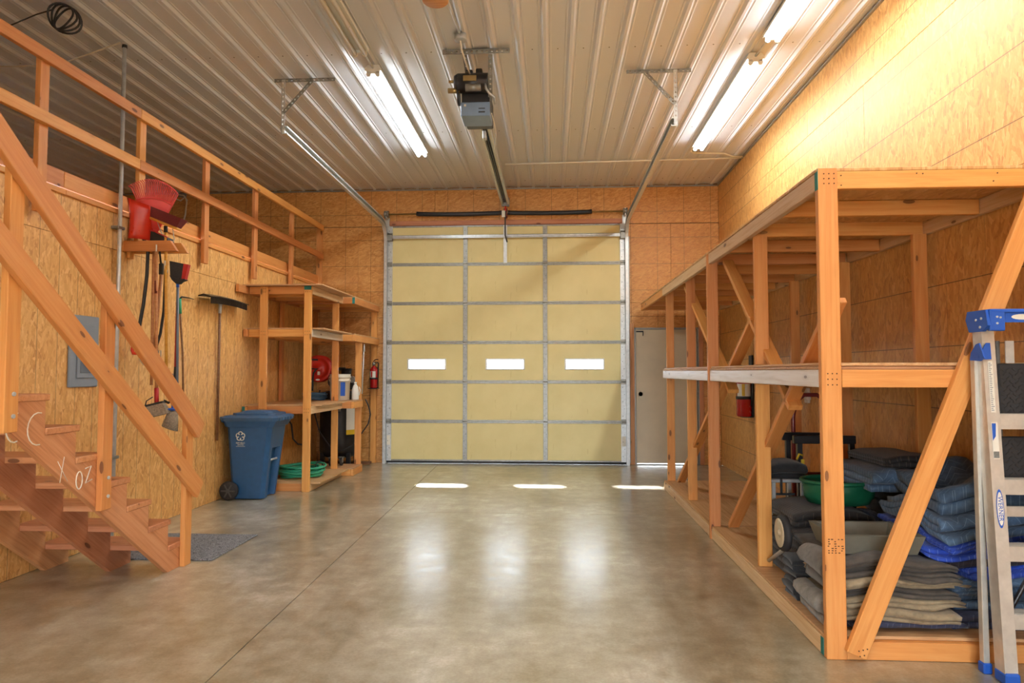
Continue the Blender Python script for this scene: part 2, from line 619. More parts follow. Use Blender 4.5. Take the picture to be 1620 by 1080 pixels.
def quilt(name, rgb, stitch, felt=False):
    """moving blanket: chevron rows of stitching"""
    m = NT(name)
    v = m.coord((1, 1, 1))
    n = m.noise(v, 26, 4, .65)
    big = m.noise(v, 5, 2, .5)
    a = tuple(c * .6 for c in rgb); b = tuple(min(1, c * 1.4) for c in rgb)
    c = m.ramp(m.math('ADD', m.math('MULTIPLY', n, .6), m.math('MULTIPLY', big, .4)), [(.32, a), (.5, rgb), (.68, b)])
    h = n
    if not felt:
        tc = m.n('ShaderNodeTexCoord'); sx = m.n('ShaderNodeSeparateXYZ'); m.l(tc.outputs['UV'], sx.inputs[0])
        zig = m.math('MULTIPLY', m.math('PINGPONG', sx.outputs[0], .055), .8)
        q = m.math('FRACT', m.math('DIVIDE', m.math('ADD', sx.outputs[1], zig), .034))
        q = m.math('ABSOLUTE', m.math('SUBTRACT', q, .5))
        k = m.math('GREATER_THAN', q, .455)
        c = m.mix(m.math('MULTIPLY', k, .6), c, stitch)
        h = m.math('ADD', m.math('MULTIPLY', n, .3), m.math('SMOOTH_MIN', q, .3, .2))
        h = m.math('SUBTRACT', 1.0, q)
        h = m.math('MULTIPLY', h, -1.0)
    m.col(c); m.rough(.75 if not felt else .95)
    m.b.inputs['Sheen Weight'].default_value = .15
    m.bump(h, .35 if felt else .5, .004)
    return m.m


def mat_mat():
    m = NT('mat_pattern')
    v = m.coord((1, 1, 1))
    wv = m.noise(v, 12, 2, .5, 3.0)
    q = m.math('ABSOLUTE', m.math('SUBTRACT', m.math('FRACT', m.math('MULTIPLY', wv, 7)), .5))
    c = m.ramp(q, [(.14, lin(64, 66, 70)), (.22, lin(132, 134, 138))])
    m.col(c); m.rough(.95); m.bump(q, .4, .004)
    return m.m


MT['floor'] = mat_floor()
MT['ceiling'] = mat_ceiling()
MT['panel'] = mat_door_panel()
MT['pane'] = mat_pane()
MT['tube_on'] = mat_emit('lit_tube', (.90, .965, 1.0), TUBE_STRENGTH)
MT['tube_off'] = plain('unlit_tube', lin(236, 230, 216), .3, 0, .02)
MT['mat'] = mat_mat()
MT['q_black'] = quilt('quilt_black', lin(32, 29, 29), lin(96, 84, 76))
MT['q_slate'] = quilt('quilt_slate', lin(70, 94, 120), lin(124, 148, 170))
MT['q_navy'] = quilt('quilt_navy', lin(44, 48, 72), lin(92, 98, 122))
MT['q_royal'] = quilt('quilt_royal', lin(36, 70, 172), lin(120, 144, 206))
MT['q_dark'] = quilt('quilt_dark', lin(42, 36, 44), lin(80, 72, 80))
MT['f_grey'] = quilt('felt_grey', lin(104, 100, 94), (0, 0, 0), True)
MT['f_light'] = quilt('felt_light_grey', lin(134, 130, 122), (0, 0, 0), True)
MT['f_taupe'] = quilt('felt_taupe', lin(146, 128, 100), (0, 0, 0), True)
MT['f_dark'] = quilt('felt_dark', lin(78, 70, 62), (0, 0, 0), True)
MT['f_black'] = quilt('felt_black', lin(36, 36, 38), (0, 0, 0), True)

LUM = MT['lumber']

# ------------------------------------------------------------------ room shell
XL, XR, YB, YF, ZC = -3.68, 2.56, 10.55, -5.0, 4.30
XLL = -7.4


def subtract(rects, hole):
    out = []
    hx0, hx1, hy0, hy1 = hole
    for x0, x1, y0, y1 in rects:
        if hx1 <= x0 or hx0 >= x1 or hy1 <= y0 or hy0 >= y1:
            out.append((x0, x1, y0, y1)); continue
        if y0 < hy0: out.append((x0, x1, y0, hy0))
        if y1 > hy1: out.append((x0, x1, hy1, y1))
        a, b = max(y0, hy0), min(y1, hy1)
        if x0 < hx0: out.append((x0, hx0, a, b))
        if x1 > hx1: out.append((hx1, x1, a, b))
    return out


def panel_wall(name, M, rect, cw, chh, ox, oy, holes, mat, back_t=.12):
    """wall in local x (across), y (up), z towards the room; sheets are children"""
    x0, x1, y0, y1 = rect
    rs = [rect]
    for h in holes: rs = subtract(rs, h)
    mb = MB()
    for a, b, c, d in rs: mb.box(a - (.14 if a == x0 else 0), b + (.14 if b == x1 else 0), c, d, -back_t, -.012, M)
    w = mb.build(name, MT['stud'])
    tag(w, kind='structure')
    i0 = math.floor((x0 - ox) / cw); j0 = math.floor((y0 - oy) / chh)
    i = i0
    while ox + i * cw < x1:
        j = j0
        while oy + j * chh < y1:
            sh = (.5 * cw if (j % 2 and cw > chh) else 0)
            r = [(max(x0, ox + i * cw + sh - 0), min(x1, ox + (i + 1) * cw + sh), max(y0, oy + j * chh), min(y1, oy + (j + 1) * chh))]
            if sh and i == i0: r.append((x0, min(x1, ox + i * cw + sh), r[0][2], r[0][3]))
            r = [q for q in r if q[1] - q[0] > .01 and q[3] - q[2] > .01]
            for h in holes: r = subtract(r, h)
            for a, b, c, d in r:
                if b - a < .02 or d - c < .02: continue
                g = .0015
                vs, fs = cham(a + g, b - g, c + g, d - g, -.012, 0, .0015)
                cx, cy = (a + b) / 2, (c + d) / 2
                # keep the printed grid continuous from sheet to sheet
                cx = round(cx / .4064) * .4064; cy = round(cy / .4064) * .4064
                me = bpy.data.meshes.new('sheet')
                me.from_pydata([(p[0] - cx, p[1] - cy, p[2]) for p in vs], [], fs)
                me.materials.append(mat)
                link(bpy.data.objects.new('osb_sheet', me), w, M @ MX.Translation(V((cx, cy, 0))))
            j += 1
        i += 1
    return w


GD = (-2.585, 1.145, 0, 3.70)      # garage door opening
MD = (1.262, 2.235, 0, 2.085)      # side door opening
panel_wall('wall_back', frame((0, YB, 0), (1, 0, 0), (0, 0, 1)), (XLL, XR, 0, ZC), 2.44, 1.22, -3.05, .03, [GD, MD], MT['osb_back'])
panel_wall('wall_right', frame((XR, 0, 0), (0, -1, 0), (0, 0, 1)), (-YB, -YF, 0, ZC), 2.44, 1.22, -YB, .1, [], MT['osb_right'])
panel_wall('wall_left', frame((XL, 0, 0), (0, 1, 0), (0, 0, 1)), (YF, YB, 0, 2.75), 1.22, 2.44, YB - 13 * 1.22 - .35, 0, [], MT['osb_left'], .11)
panel_wall('wall_loft', frame((XLL, 0, 2.9), (0, 1, 0), (0, 0, 1)), (YF, YB, 0, ZC - 2.9), 2.44, 1.22, 0, 0, [], MT['osb_left'])
panel_wall('wall_front', frame((0, YF, 0), (-1, 0, 0), (0, 0, 1)), (-XR, -XLL, 0, ZC), 2.44, 1.22, 0, 0, [(-1.145, 2.585, 0, 2.10)], MT['osb_left'])

# loft floor and the timber edge on top of the partition
mb = MB(); mb.box(XLL, XL - .04, YF, YB, 2.86, 2.89)
tag(mb.build('floor_loft', MT['osb_deck']), kind='structure')
tr = thing('trim_1', None, None, (XL, 4, 2.75), kind='structure')
for a, b in ((YF, .0), (0, 4.9), (4.9, YB - .01)):
    bb('edge_beam', tr, XL - .036, XL + .002, a + .002, b - .002, 2.80, 2.925, LUM)
    bb('ledger_strip', tr, XL - .03, XL + .020, a + .002, b - .002, 2.745, 2.785, LUM)

# floor slabs with sawn joints
fl = MB(); fl.box(XLL, XR + .1, YF, 12.2, -.20, -.02)
floor = tag(fl.build('floor', MT['slab_edge']), kind='structure')
jx = lambda y: -1.575 - (y - 3.11) * .0219
g = .003
for ya, yb in ((YF, .72), (.72, 6.87), (6.87, YB + .4)):
    for side in (0, 1):
        if side == 0: poly = [(XLL, ya + g), (jx(ya) - g, ya + g), (jx(yb) - g, yb - g), (XLL, yb - g)]
        else: poly = [(jx(ya) + g, ya + g), (XR, ya + g), (XR, yb - g), (jx(yb) + g, yb - g)]
        mb = MB(); mb.prism(poly, -.02, 0)
        mb.build('floor_slab', MT['floor'], floor, org=(0, 0, 0))
gr = MB(); gr.box(-40, 40, YB + .45, 70, -.12, -.03); gr.box(-40, 40, -60, YF - .13, -.12, -.03)
tag(gr.build('ground_outside', MT['outdoor']), kind='structure')

# ceiling liner sheets
cl = MB(); cl.box(XLL - .1, XR + .1, YF - .1, YB + .3, ZC + .01, ZC + .2)
ceil_o = tag(cl.build('ceiling', MT['stud']), kind='structure')
PITCH = .2286
prof = [(-.1143, 0), (-.056, 0), (-.051, -.004), (-.044, -.004), (-.039, 0), (-.0325, 0), (-.012, -.019), (.012, -.019), (.0325, 0), (.039, 0), (.044, -.004), (.051, -.004), (.056, 0)]


def ceil_mesh(y0, y1, n=4):
    mb = MB()
    pts = []
    for k in range(n):
        pts += [(k * PITCH + p[0], p[1]) for p in prof]
    pts.append((n * PITCH - .1143, 0))
    vs = [(x, y, z) for (x, z) in pts for y in (y0, y1)]
    # chunk lengthwise so the reflections stay stable
    mb.raw(vs, [(2 * i, 2 * i + 1, 2 * i + 3, 2 * i + 2) for i in range(len(pts) - 1)])
    return mb.mesh('liner_sheet', MT['ceiling'], V((0, 0, 0)))


cm1 = ceil_mesh(8.16, YB); cm2 = ceil_mesh(YF, 8.19)
x = 2.461 - 3 * PITCH
first = True
while x > XLL - .5:
    for me, dz in ((cm1, 0), (cm2, -.0015)):
        link(bpy.data.objects.new('liner_sheet', me), ceil_o, MX.Translation(V((x, 0, ZC + dz))))
    x -= 4 * PITCH
# screws in rows across the liner
sc_mb = MB()
xx = 2.461 - PITCH / 2
while xx > -7:
    for yy in (3.6, 6.0, 8.05, 10.2):
        sc_mb.cyl((xx, yy, ZC - .005), (xx, yy, ZC), .007, n=6)
    xx -= PITCH
so = sc_mb.build('screw_heads', MT['galv_dark'], ceil_o); so['kind'] = 'stuff'
t = thing('trim_2', None, None, (0, YB, ZC - .03), kind='structure')
for a, b in ((XLL, -4.0), (-4.0, -.9), (-.9, XR)):
    bb('channel', t, a + .002, b - .002, YB - .025, YB - .0005, ZC - .038, ZC - .02, MT['steel_trim'], .002)
bb('channel', t, XR - .025, XR - .0005, YF, YB - .03, ZC - .038, ZC - .02, MT['steel_trim'], .002)

# ------------------------------------------------------------------ overhead garage door
door = thing('door_1', None, None, (-.72, YB - .03, 0), kind='structure')
DX0, DX1 = -2.575, 1.135
DY = YB - .03
sec_h = 3.66 / 6
stx = [DX0 + .045, -1.34, -.10, DX1 - .045]
win_x = [-1.94, -.72, .50]
for k in range(6):
    z0 = .035 + k * sec_h; z1 = z0 + sec_h
    holes = []
    if k == 2: holes = [(w - .285, w + .285, 1.455, 1.60) for w in win_x]
    rs = [(DX0, DX1, z0, z1)]
    for h in holes: rs = subtract(rs, h)
    mb = MB()
    for a, b, c, d in rs: mb.box(a, b, DY, DY + .045, c, d)
    sec = mb.build('door_section', MT['panel'], door)
    # rails along the top and bottom of each section
    for zz in (z0 + .012, z1 - .014):
        bb('section_rail', sec, DX0, DX1, DY - .006, DY + .002, zz - .012, zz + .012, MT['galv_dark'], .002)
    for i, sx_ in enumerate(stx):
        w = .04 if i in (0, 3) else .034
        bb('stile', sec, sx_ - w, sx_ + w, DY - .012, DY + .002, z0 + .004, z1 - .004, MT['galv'] if i in (0, 3) else MT['galv_dark'], .002)
    for w in (win_x if k == 2 else []):
        fr = MB()
        for a, b, c, d in ((w - .305, w + .305, 1.595, 1.615), (w - .305, w + .305, 1.44, 1.46), (w - .305, w - .28, 1.46, 1.595), (w + .28, w + .305, 1.46, 1.595)):
            fr.box(a, b, DY - .012, DY + .05, c, d, ch=.004)
        f_o = fr.build('window_frame', MT['white'], sec)
        pn = MB(); pn.box(w - .284, w + .284, DY + .02, DY + .024, 1.456, 1.599)
        pn.build('pane', MT['pane'], sec)
    if k < 5:
        for i, sx_ in enumerate(stx):
            hb = MB()
            hb.box(sx_ - .038, sx_ + .038, DY - .02, DY - .011, z1 - .035, z1 + .04, ch=.003)
            hb.cyl((sx_ - .03, DY - .024, z1 + .002), (sx_ + .03, DY - .024, z1 + .002), .009, n=8)
            hb.build('hinge', MT['galv_dark'], sec)
            if i in (0, 3):
                rb = MB(); sg = -1 if i == 0 else 1
                rb.cyl((sx_ + sg * .01, DY - .035, z1), (sx_ + sg * .085, DY - .035, z1), .006, n=8)
                rb.cyl((sx_ + sg * .07, DY - .035, z1), (sx_ + sg * .09, DY - .035, z1), .022, n=12)
                rb.build('roller', MT['galv_dark'], sec)
    bt = MB()
    for i, sx_ in enumerate(stx):
        for q in range(5):
            zz = z0 + .09 + q * .11
            bt.cyl((sx_ + (.012 if q % 2 else -.012), DY - .016, zz), (sx_ + (.012 if q % 2 else -.012), DY - .011, zz), .006, n=6)
    bo = bt.build('bolts', MT['black'], sec); bo['kind'] = 'stuff'
st = MB()
st.box(DX0 + .04, DX1 - .04, DY - .065, DY - .006, 3.497, 3.503)
st.box(DX0 + .04, DX1 - .04, DY - .065, DY - .059, 3.485, 3.535)
st.box(DX0 + .04, DX1 - .04, DY - .065, DY - .006, 3.528, 3.534)
st.build('strut', MT['galv'], door)
for sx_ in (stx[0], stx[3]):
    mb = MB(); mb.box(sx_ - .04, sx_ + .05, DY - .075, DY - .01, 3.45, 3.55, ch=.006)
    mb.cyl((sx_ - .035, DY - .05, 3.565), (sx_ + .045, DY - .05, 3.565), .012, n=8)
    mb.build('top_bracket', MT['galv_dark'], door)
mb = MB(); mb.box(-.745, -.69, DY - .018, DY - .001, 3.10, 3.69)
for q in range(9): mb.cyl((-.725 + .02 * (q % 2), DY - .022, 3.14 + q * .05), (-.725 + .02 * (q % 2), DY - .017, 3.14 + q * .05), .006, n=6)
mb.build('operator_bracket', MT['galv'], door)
bb('bottom_seal', door, DX0, DX1, DY, DY + .04, .002, .036, MT['rubber'], .004)
mb = MB()
for sx_ in (stx[0], stx[3]): mb.box(sx_ - .028, sx_ + .028, DY - .0135, DY - .011, .28, .43)
mb.build('caution_sticker', MT['ivory'], door)
# dark header strip and wood header above the door
t = thing('trim_3', None, None, (-.72, YB, 3.7), kind='structure')
bb('header_board', t, GD[0] + .04, GD[1] - .04, YB - .030, YB - .0005, 3.705, 3.775, MT['lumber_stair'])
bb('weather_strip', t, GD[0] + .06, GD[1] - .10, YB - .034, YB - .002, 3.686, 3.704, MT['maroon'])
bb('jamb', t, GD[0] - .035, GD[0] + .008, YB, YB + .12, 0, 3.70, MT['lumber_stair'])
bb('jamb', t, GD[1] - .008, GD[1] + .035, YB, YB + .12, 0, 3.70, MT['lumber_stair'])
bb('jamb', t, GD[0], GD[1], YB, YB + .12, 3.70, 3.735, MT['lumber_stair'])

# tracks
for sgn, tx, word in ((-1, -2.607, 'left'), (1, 1.170, 'right')):
    root = thing('door_track', 'galvanised roller track on the %s edge of the overhead door with ceiling hanger' % word, 'door track', (tx, YB - .06, 0), 'overhead door tracks')
    # C-profile swept along a path
    R = .30
    path = [(tx, YB - .065, .0), (tx, YB - .065, 3.42)]
    ca = V((tx, YB - .065 - R, 3.42))
    path += [ca + V((0, R * math.cos(a), R * math.sin(a))) for a in [PI / 2 * i / 8 for i in range(1, 8)]]
    y_h = YB - .065 - R
    cs = [(a_ * 1.45, b_ * 1.45) for a_, b_ in [(-.002, -.028), (-.002, .028), (.03, .028), (.03, .018), (.024, .018), (.024, .022), (.004, .022), (.004, -.022), (.024, -.022), (.024, -.018), (.03, -.018), (.03, -.028)]]

    def sweep(pts, nm):
        rings = []
        pts = [V(p) for p in pts]
        for i, p in enumerate(pts):
            tg = (pts[min(i + 1, len(pts) - 1)] - pts[max(i - 1, 0)]).normalized()
            nrm = V((1, 0, 0)).cross(tg).normalized()
            rings.append([p + V((-sgn * c[0], 0, 0)) + nrm * c[1] for c in cs])
        m_ = MB(); m_.loft(rings, smooth=False)
        return m_.build(nm, MT['galv'], root)
    sweep(path[:2], 'vertical_track')
    sweep([path[1]] + path[2:] + [(tx, y_h - .02, 3.722)], 'curved_track')
    sweep([(tx, y_h - .02, 3.722), (tx, 6.40, 3.76)], 'horizontal_track')
    # perforated angle on the wall beside the vertical track
    ang = MB()
    ang.box(tx + sgn * .004, tx + sgn * .007, YB - .06, YB - .002, .02, 3.5)
    ang.box(tx + sgn * .004, tx + sgn * .030, YB - .006, YB - .002, .02, 3.5)
    ang.build('wall_angle', MT['galv_dark'], root)
    # hanger: ceiling angle, drop leg, brace
    xa, xb = ((-2.70, -2.10) if sgn < 0 else (.714, 1.32))

    def perf(nm, p0, p1, s1, s2):
        p0 = V(p0); p1 = V(p1)
        d = (p1 - p0); L = d.length; d.normalize()
        s1 = V(s1); s1 = (s1 - d * s1.dot(d)).normalized(); s2 = d.cross(s1)
        if s2.dot(V((0, -1, .3))) < 0: s2 = -s2
        m_ = MB(); W = .036; th = .003
        # flange with square holes: rails + rungs
        M_ = MX((d, s1, s2)).transposed().to_4x4(); M_.translation = p0
        m_.box(0, L, 0, th, -W, 0, M_)
        m_.box(0, L, 0, W * .3, -th, 0, M_); m_.box(0, L, W * .7, W, -th, 0, M_)
        st_ = .045; k_ = 0
        while k_ * st_ < L:
            m_.box(k_ * st_, min(L, k_ * st_ + .028), W * .3, W * .7, -th, 0, M_); k_ += 1
        m_.build(nm, MT['galv_dark'] if nm != 'hanger_leg' else MT['galv'], root)
    yh = 6.41
    lx_ = tx + sgn * .02
    perf('hanger_angle', (xa, yh, ZC - .03), (xb, yh, ZC - .03), (0, 0, -1), (0, -1, 0))
    perf('hanger_leg', (lx_, yh - .004, ZC - .04), (lx_, yh - .004, 3.72), (-sgn, 0, 0), (0, -1, 0))
    perf('hanger_brace', (lx_ - sgn * .01, yh - .01, 3.94), (lx_ - sgn * .29, yh - .01, ZC - .05), (-sgn, 0, -.5), (0, -1, 0))

# torsion shaft and springs
ts = thing('torsion_spring_shaft', 'steel shaft with black sleeved springs above the overhead door', 'spring shaft', (-.72, YB - .1, 3.8))
mb = MB(); mb.cyl((-2.62, YB - .1, 3.868), (1.19, YB - .1, 3.868), .0127, n=10); mb.build('shaft', MT['brass'], ts)
for a, b, s_ in ((-2.10, -.765, -1), (-.675, .62, 1)):
    mb = MB(); n_ = 22
    mb.tube([V((a + (b - a) * i / n_, YB - .1, 3.868 + .012 * math.sin(PI * (i / n_)) * -1 + (.006 if i in (0, n_) else 0))) for i in range(n_ + 1)], .034, 12)
    mb.build('spring', MT['spring_black'], ts)
for xx in (-2.575, 1.13):
    mb = MB(); mb.lathe([(.02, 0), (.055, .0), (.055, .01), (.045, .014), (.047, .05), (.058, .055), (.058, .066), (.02, .066)], frame((xx - .033, YB - .1, 3.868), (0, 1, 0), (0, 0, 1)), 18)
    mb.build('cable_drum', MT['galv_dark'], ts)
    mb = MB(); mb.box(xx - .04, xx + .03, YB - .035, YB - .001, 3.55, 3.83, ch=.003); mb.box(xx - .006, xx + .006, YB - .13, YB - .002, 3.80, 3.92)
    mb.build('end_bearing_plate', MT['galv'], ts)
mb = MB(); mb.box(-.735, -.685, YB - .13, YB - .001, 3.80, 3.94, ch=.006)
mb.build('centre_bracket', MT['maroon'], ts)

# ------------------------------------------------------------------ side door
d2 = thing('door_2', None, None, (1.75, YB, 0), kind='structure')
mb = MB(); mb.box(1.285, 2.205, YB - .006, YB + .038, .022, 2.055, ch=.003)
leaf = mb.build('door_leaf', MT['door_beige'], d2)
mb = MB(); mb.lathe([(.034, 0), (.034, .006), (.012, .010), (.011, .035), (.024, .042), (.028, .056), (.022, .068), (.0, .072)], frame((1.352, YB - .006, 1.07), (-1, 0, 0), (0, 0, 1)), 16)
mb.build('knob', MT['galv_dark'], leaf)
for zz in (.28, 1.05, 1.82):
    mb = MB(); mb.cyl((2.212, YB - .012, zz - .05), (2.212, YB - .012, zz + .05), .008, n=8); mb.box(2.205, 2.22, YB - .008, YB + .002, zz - .05, zz + .05)
    mb.build('hinge', MT['galv_dark'], leaf)
fr = MB(); fr.box(1.262, 1.281, YB - .012, YB + .1, 0, 2.085); fr.box(2.215, 2.235, YB - .012, YB + .1, 0, 2.085); fr.box(1.262, 2.235, YB - .012, YB + .1, 2.062, 2.085)
fr.box(1.281, 1.30, YB + .040, YB + .055, 0, 2.085); fr.box(2.19, 2.215, YB + .040, YB + .055, 0, 2.085); fr.box(1.262, 2.235, YB + .040, YB + .055, 2.04, 2.085)
fr.build('steel_frame', MT['steel_trim'], d2)
bb('side_trim', d2, 1.195, 1.259, YB - .02, YB - .0005, 0, 2.15, MT['lumber_stair'])
bb('side_trim', d2, 2.237, 2.30, YB - .02, YB - .0005, 0, 2.15, MT['lumber_stair'])
mb = MB(); mb.box(1.262, 2.235, YB - .02, YB + .12, -.02, .012); mb.build('threshold', MT['galv_dark'], d2)
mb = MB(); mb.box(1.29, 1.40, YB - .03, YB - .006, 2.015, 2.035); mb.tube([(1.395, YB - .03, 2.02), (1.39, YB - .045, 1.96)], .006, 6)
mb.build('closer_arm', MT['black'], d2)


# ------------------------------------------------------------------ fluorescent strip lights
def light(x, y0, lit, label):
    L = 2.44
    r = thing('strip_light', label, 'light', (x, y0 + L / 2, ZC - .1), 'strip lights on the ceiling')
    mb = MB()
    mb.prism([(-.075, 0), (.075, 0), (.078, .02), (.05, .055), (-.05, .055), (-.078, .02)], 0, L, frame((x, y0, ZC - .075), (1, 0, 0), (0, 0, 1)) @ MX.Scale(-1, 4, (0, 0, 1)))
    mb.build('housing', MT['white'], r)
    for yy in (y0 + .015, y0 + L - .015):
        s = -1 if yy < y0 + 1 else 1
        mb = MB()
        mb.box(x - .062, x + .062, yy - .012, yy + .012, ZC - .10, ZC - .02, ch=.004)
        for dx in (-.042, .042): mb.cyl((x + dx, yy - .012, ZC - .107), (x + dx, yy + .012, ZC - .107), .022, n=10)
        mb.build('end_cap', MT['white'], r)
    for dx in (-.042, .042):
        mb = MB(); mb.cyl((x + dx, y0 + .028, ZC - .107), (x + dx, y0 + L - .028, ZC - .107), .019, n=12)
        mb.build('tube', MT['tube_on'] if lit else MT['tube_off'], r)
    if lit:
        ld_ = bpy.data.lights.new('lamp_light', 'AREA')
        ld_.shape = 'RECTANGLE'; ld_.size = .10; ld_.size_y = L - .06
        ld_.energy = LAMP_WATTS; ld_.color = (.90, .965, 1.0)
        link(bpy.data.objects.new('lamp_light', ld_), r, MX.Translation(V((x, y0 + L / 2, ZC - .130))))
    return r


light(-1.665, 6.18, True, 'lit strip light on the ceiling left of the door opener')
light(-1.675, 3.36, False, 'unlit strip light at the top edge, left of the opener')
light(1.84, 6.14, True, 'lit strip light above the right rack nearest the door')
light(1.86, 3.32, True, 'lit strip light at the upper right edge of the ceiling')
light(1.87, .5, True, 'unseen lit strip light added overhead in the right row beside the camera')  # out of view; lit fixture added as fill for the near end
light(1.87, -2.4, True, 'unseen lit strip light added at the rear of the right row')  # unseen, added as fill from behind the camera
light(-1.68, .5, False, 'unlit strip light overhead in the left row beside the camera')
light(-1.68, -2.4, True, 'unseen lit strip light added at the rear of the left row')  # unseen as well, added for rear fill on the left
# conduits between lights
mb = MB(); mb.tube([(-1.665, 6.18, ZC - .05), (-1.67, 5.78, ZC - .05)], .011, 8)
tag(mb.build('light_conduit', MT['galv']), 'short conduit joining the two left strip lights', 'conduit')
mb = MB(); mb.tube([(1.84, 6.14, ZC - .05), (1.86, 5.74, ZC - .05)], .011, 8)
tag(mb.build('light_conduit', MT['galv']), 'short conduit joining the two right strip lights', 'conduit')
mb = MB(); mb.tube([(-.64, 9.28, ZC - .032), (.6, 9.24, ZC - .032), (2.05, 9.2, ZC - .032), (2.54, 9.17, ZC - .032)], .011, 8)
mb.cyl((-.15, 9.27, ZC - .032), (-.09, 9.27, ZC - .032), .016, n=8)
tag(mb.build('ceiling_conduit', MT['ivory']), 'pale conduit running across the ceiling to the right wall', 'conduit')
mb = MB(); mb.tube([(1.80, 8.62, ZC - .05), (1.80, 8.85, ZC - .032), (1.86, 8.93, ZC - .032), (2.25, 8.97, ZC - .032), (2.40, 9.10, ZC - .032), (2.545, 9.12, ZC - .032)], .011, 8)
tag(mb.build('ceiling_conduit', MT['ivory']), 'short bent pale conduit from the right strip light to the wall', 'conduit')

# ------------------------------------------------------------------ door opener
op = thing('door_opener', 'black and grey chain door opener with motor hung from the ceiling', 'door opener', (-.70, 6.1, 3.77))
OX = -.70
mb = MB(); mb.box(OX - .13, OX + .13, 6.20, 6.24, 3.80, 4.03, ch=.004); mb.box(OX - .13, OX + .13, 6.24, 6.62, 3.80, 4.03, ch=.01); mb.build('gear_case', MT['opener_black'], op)
mb = MB(); mb.box(OX - .135, OX + .135, 6.19, 6.45, 3.77, 3.83, ch=.006); mb.box(OX - .135, OX + .135, 6.175, 6.20, 3.77, 3.90, ch=.004)
cov = mb.build('cover_plate', MT['opener_blue'], op)
mb = MB(); mb.box(OX + .03, OX + .09, 6.172, 6.178, 3.80, 3.812); mb.box(OX + .03, OX + .09, 6.172, 6.178, 3.835, 3.843); mb.build('slot', MT['black'], cov)
mb = MB(); mb.box(OX - .105, OX - .085, 6.172, 6.178, 3.86, 3.88); mb.build('label', MT['ivory'], cov)
mb = MB(); mb.cyl((OX - .16, 6.16, 4.07), (OX + .12, 6.16, 4.07), .088, n=20); mb.cyl((OX - .19, 6.16, 4.07), (OX - .16, 6.16, 4.07), .07, .085, n=20)
mo = mb.build('motor', MT['opener_black'], op)
mb = MB(); mb.cyl((OX - .245, 6.15, 4.085), (OX - .19, 6.15, 4.085), .013, n=10); mb.cyl((OX - .25, 6.15, 4.0), (OX - .14, 6.15, 4.0), .024, n=12); mb.build('drive_shaft', MT['brass'], op)
mb = MB(); mb.cyl((OX - .165, 6.2, 3.97), (OX - .15, 6.2, 3.97), .09, n=20); mb.build('pulley', MT['opener_black'], op)
mb = MB(); mb.cyl((OX - .08, 6.09, 4.0), (OX + .06, 6.09, 4.0), .034, n=14); mb.build('capacitor', MT['galv_dark'], op)
mb = MB(); mb.box(OX - .1, OX + .02, 6.066, 6.074, 4.055, 4.105); mb.build('rating_plate', MT['brass'], op)
mb = MB(); mb.box(OX - .10, OX - .03, 6.2, 6.3, 4.16, 4.22, ch=.008); mb.box(OX + .0, OX + .06, 6.2, 6.3, 4.16, 4.23, ch=.008); mb.box(OX - .12, OX + .08, 6.15, 6.32, 4.13, 4.165, ch=.006); mb.build('mount_block', MT['opener_black'], op)
mb = MB(); mb.tube([(OX + .10, 6.09, 4.03), (OX + .11, 6.07, 3.98), (OX + .14, 6.08, 3.935), (OX + .18, 6.12, 3.92), (OX + .185, 6.16, 3.87)], .011, 8); mb.build('wiring_conduit', MT['silver_grey'], op)
mb = MB(); mb.tube([(OX + .15, 6.2, 3.80), (OX + .17, 6.5, 3.72), (OX + .12, 6.9, 3.70)], .004, 6); mb.build('light_cord', MT['ivory'], op)
mb = MB(); mb.box(OX - .062, OX - .030, 6.62, 10.30, 3.95, 3.99); mb.box(OX + .030, OX + .062, 6.62, 10.30, 3.95, 3.99); mb.box(OX - .062, OX + .062, 6.62, 10.30, 3.99, 3.994)
rl = mb.build('rail', MT['galv'], op)
mb = MB(); mb.tube([(OX + .01, 6.6, 3.965), (OX + .01, 10.28, 3.985)], .008, 6); mb.tube([(OX - .012, 6.6, 3.965), (OX - .012, 10.28, 3.985)], .008, 6); mb.build('chain', MT['black_metal'], rl)
mb = MB(); mb.box(OX - .06, OX + .06, 10.27, 10.31, 3.93, 4.06, ch=.004); mb.box(OX - .02, OX + .02, 10.3, YB - .001, 4.0, 4.03); mb.build('rail_end', MT['galv_dark'], op)
mb = MB(); mb.box(OX - .015, OX + .02, 6.98, 7.06, 3.84, 3.92, ch=.004); mb.build('trolley', MT['galv'], rl)
mb = MB(); mb.tube([(OX, 10.28, 3.96), (OX - .005, 10.32, 3.8), (OX - .01, 10.36, 3.66), (OX - .01, 10.38, 3.5), (OX + .02, 10.40, 3.40)], .010, 8); mb.build('arm', MT['black'], op)
mb = MB(); mb.cyl((OX, 10.28, 3.93), (OX, 10.28, 3.90), .012, n=8); mb.cyl((OX, 10.28, 3.90), (OX, 10.28, 3.86), .014, n=8); mb.build('release_cord', MT['red'], op)
mb = MB(); mb.box(OX - .055, OX - .005, 10.26, 10.268, 3.76, 3.86); mb.build('release_tag', MT['paper'], op)
pa = thing('hanger_bracket', 'perforated angle bracket holding the door opener to the ceiling', 'bracket', (-.67, 5.92, ZC - .06))


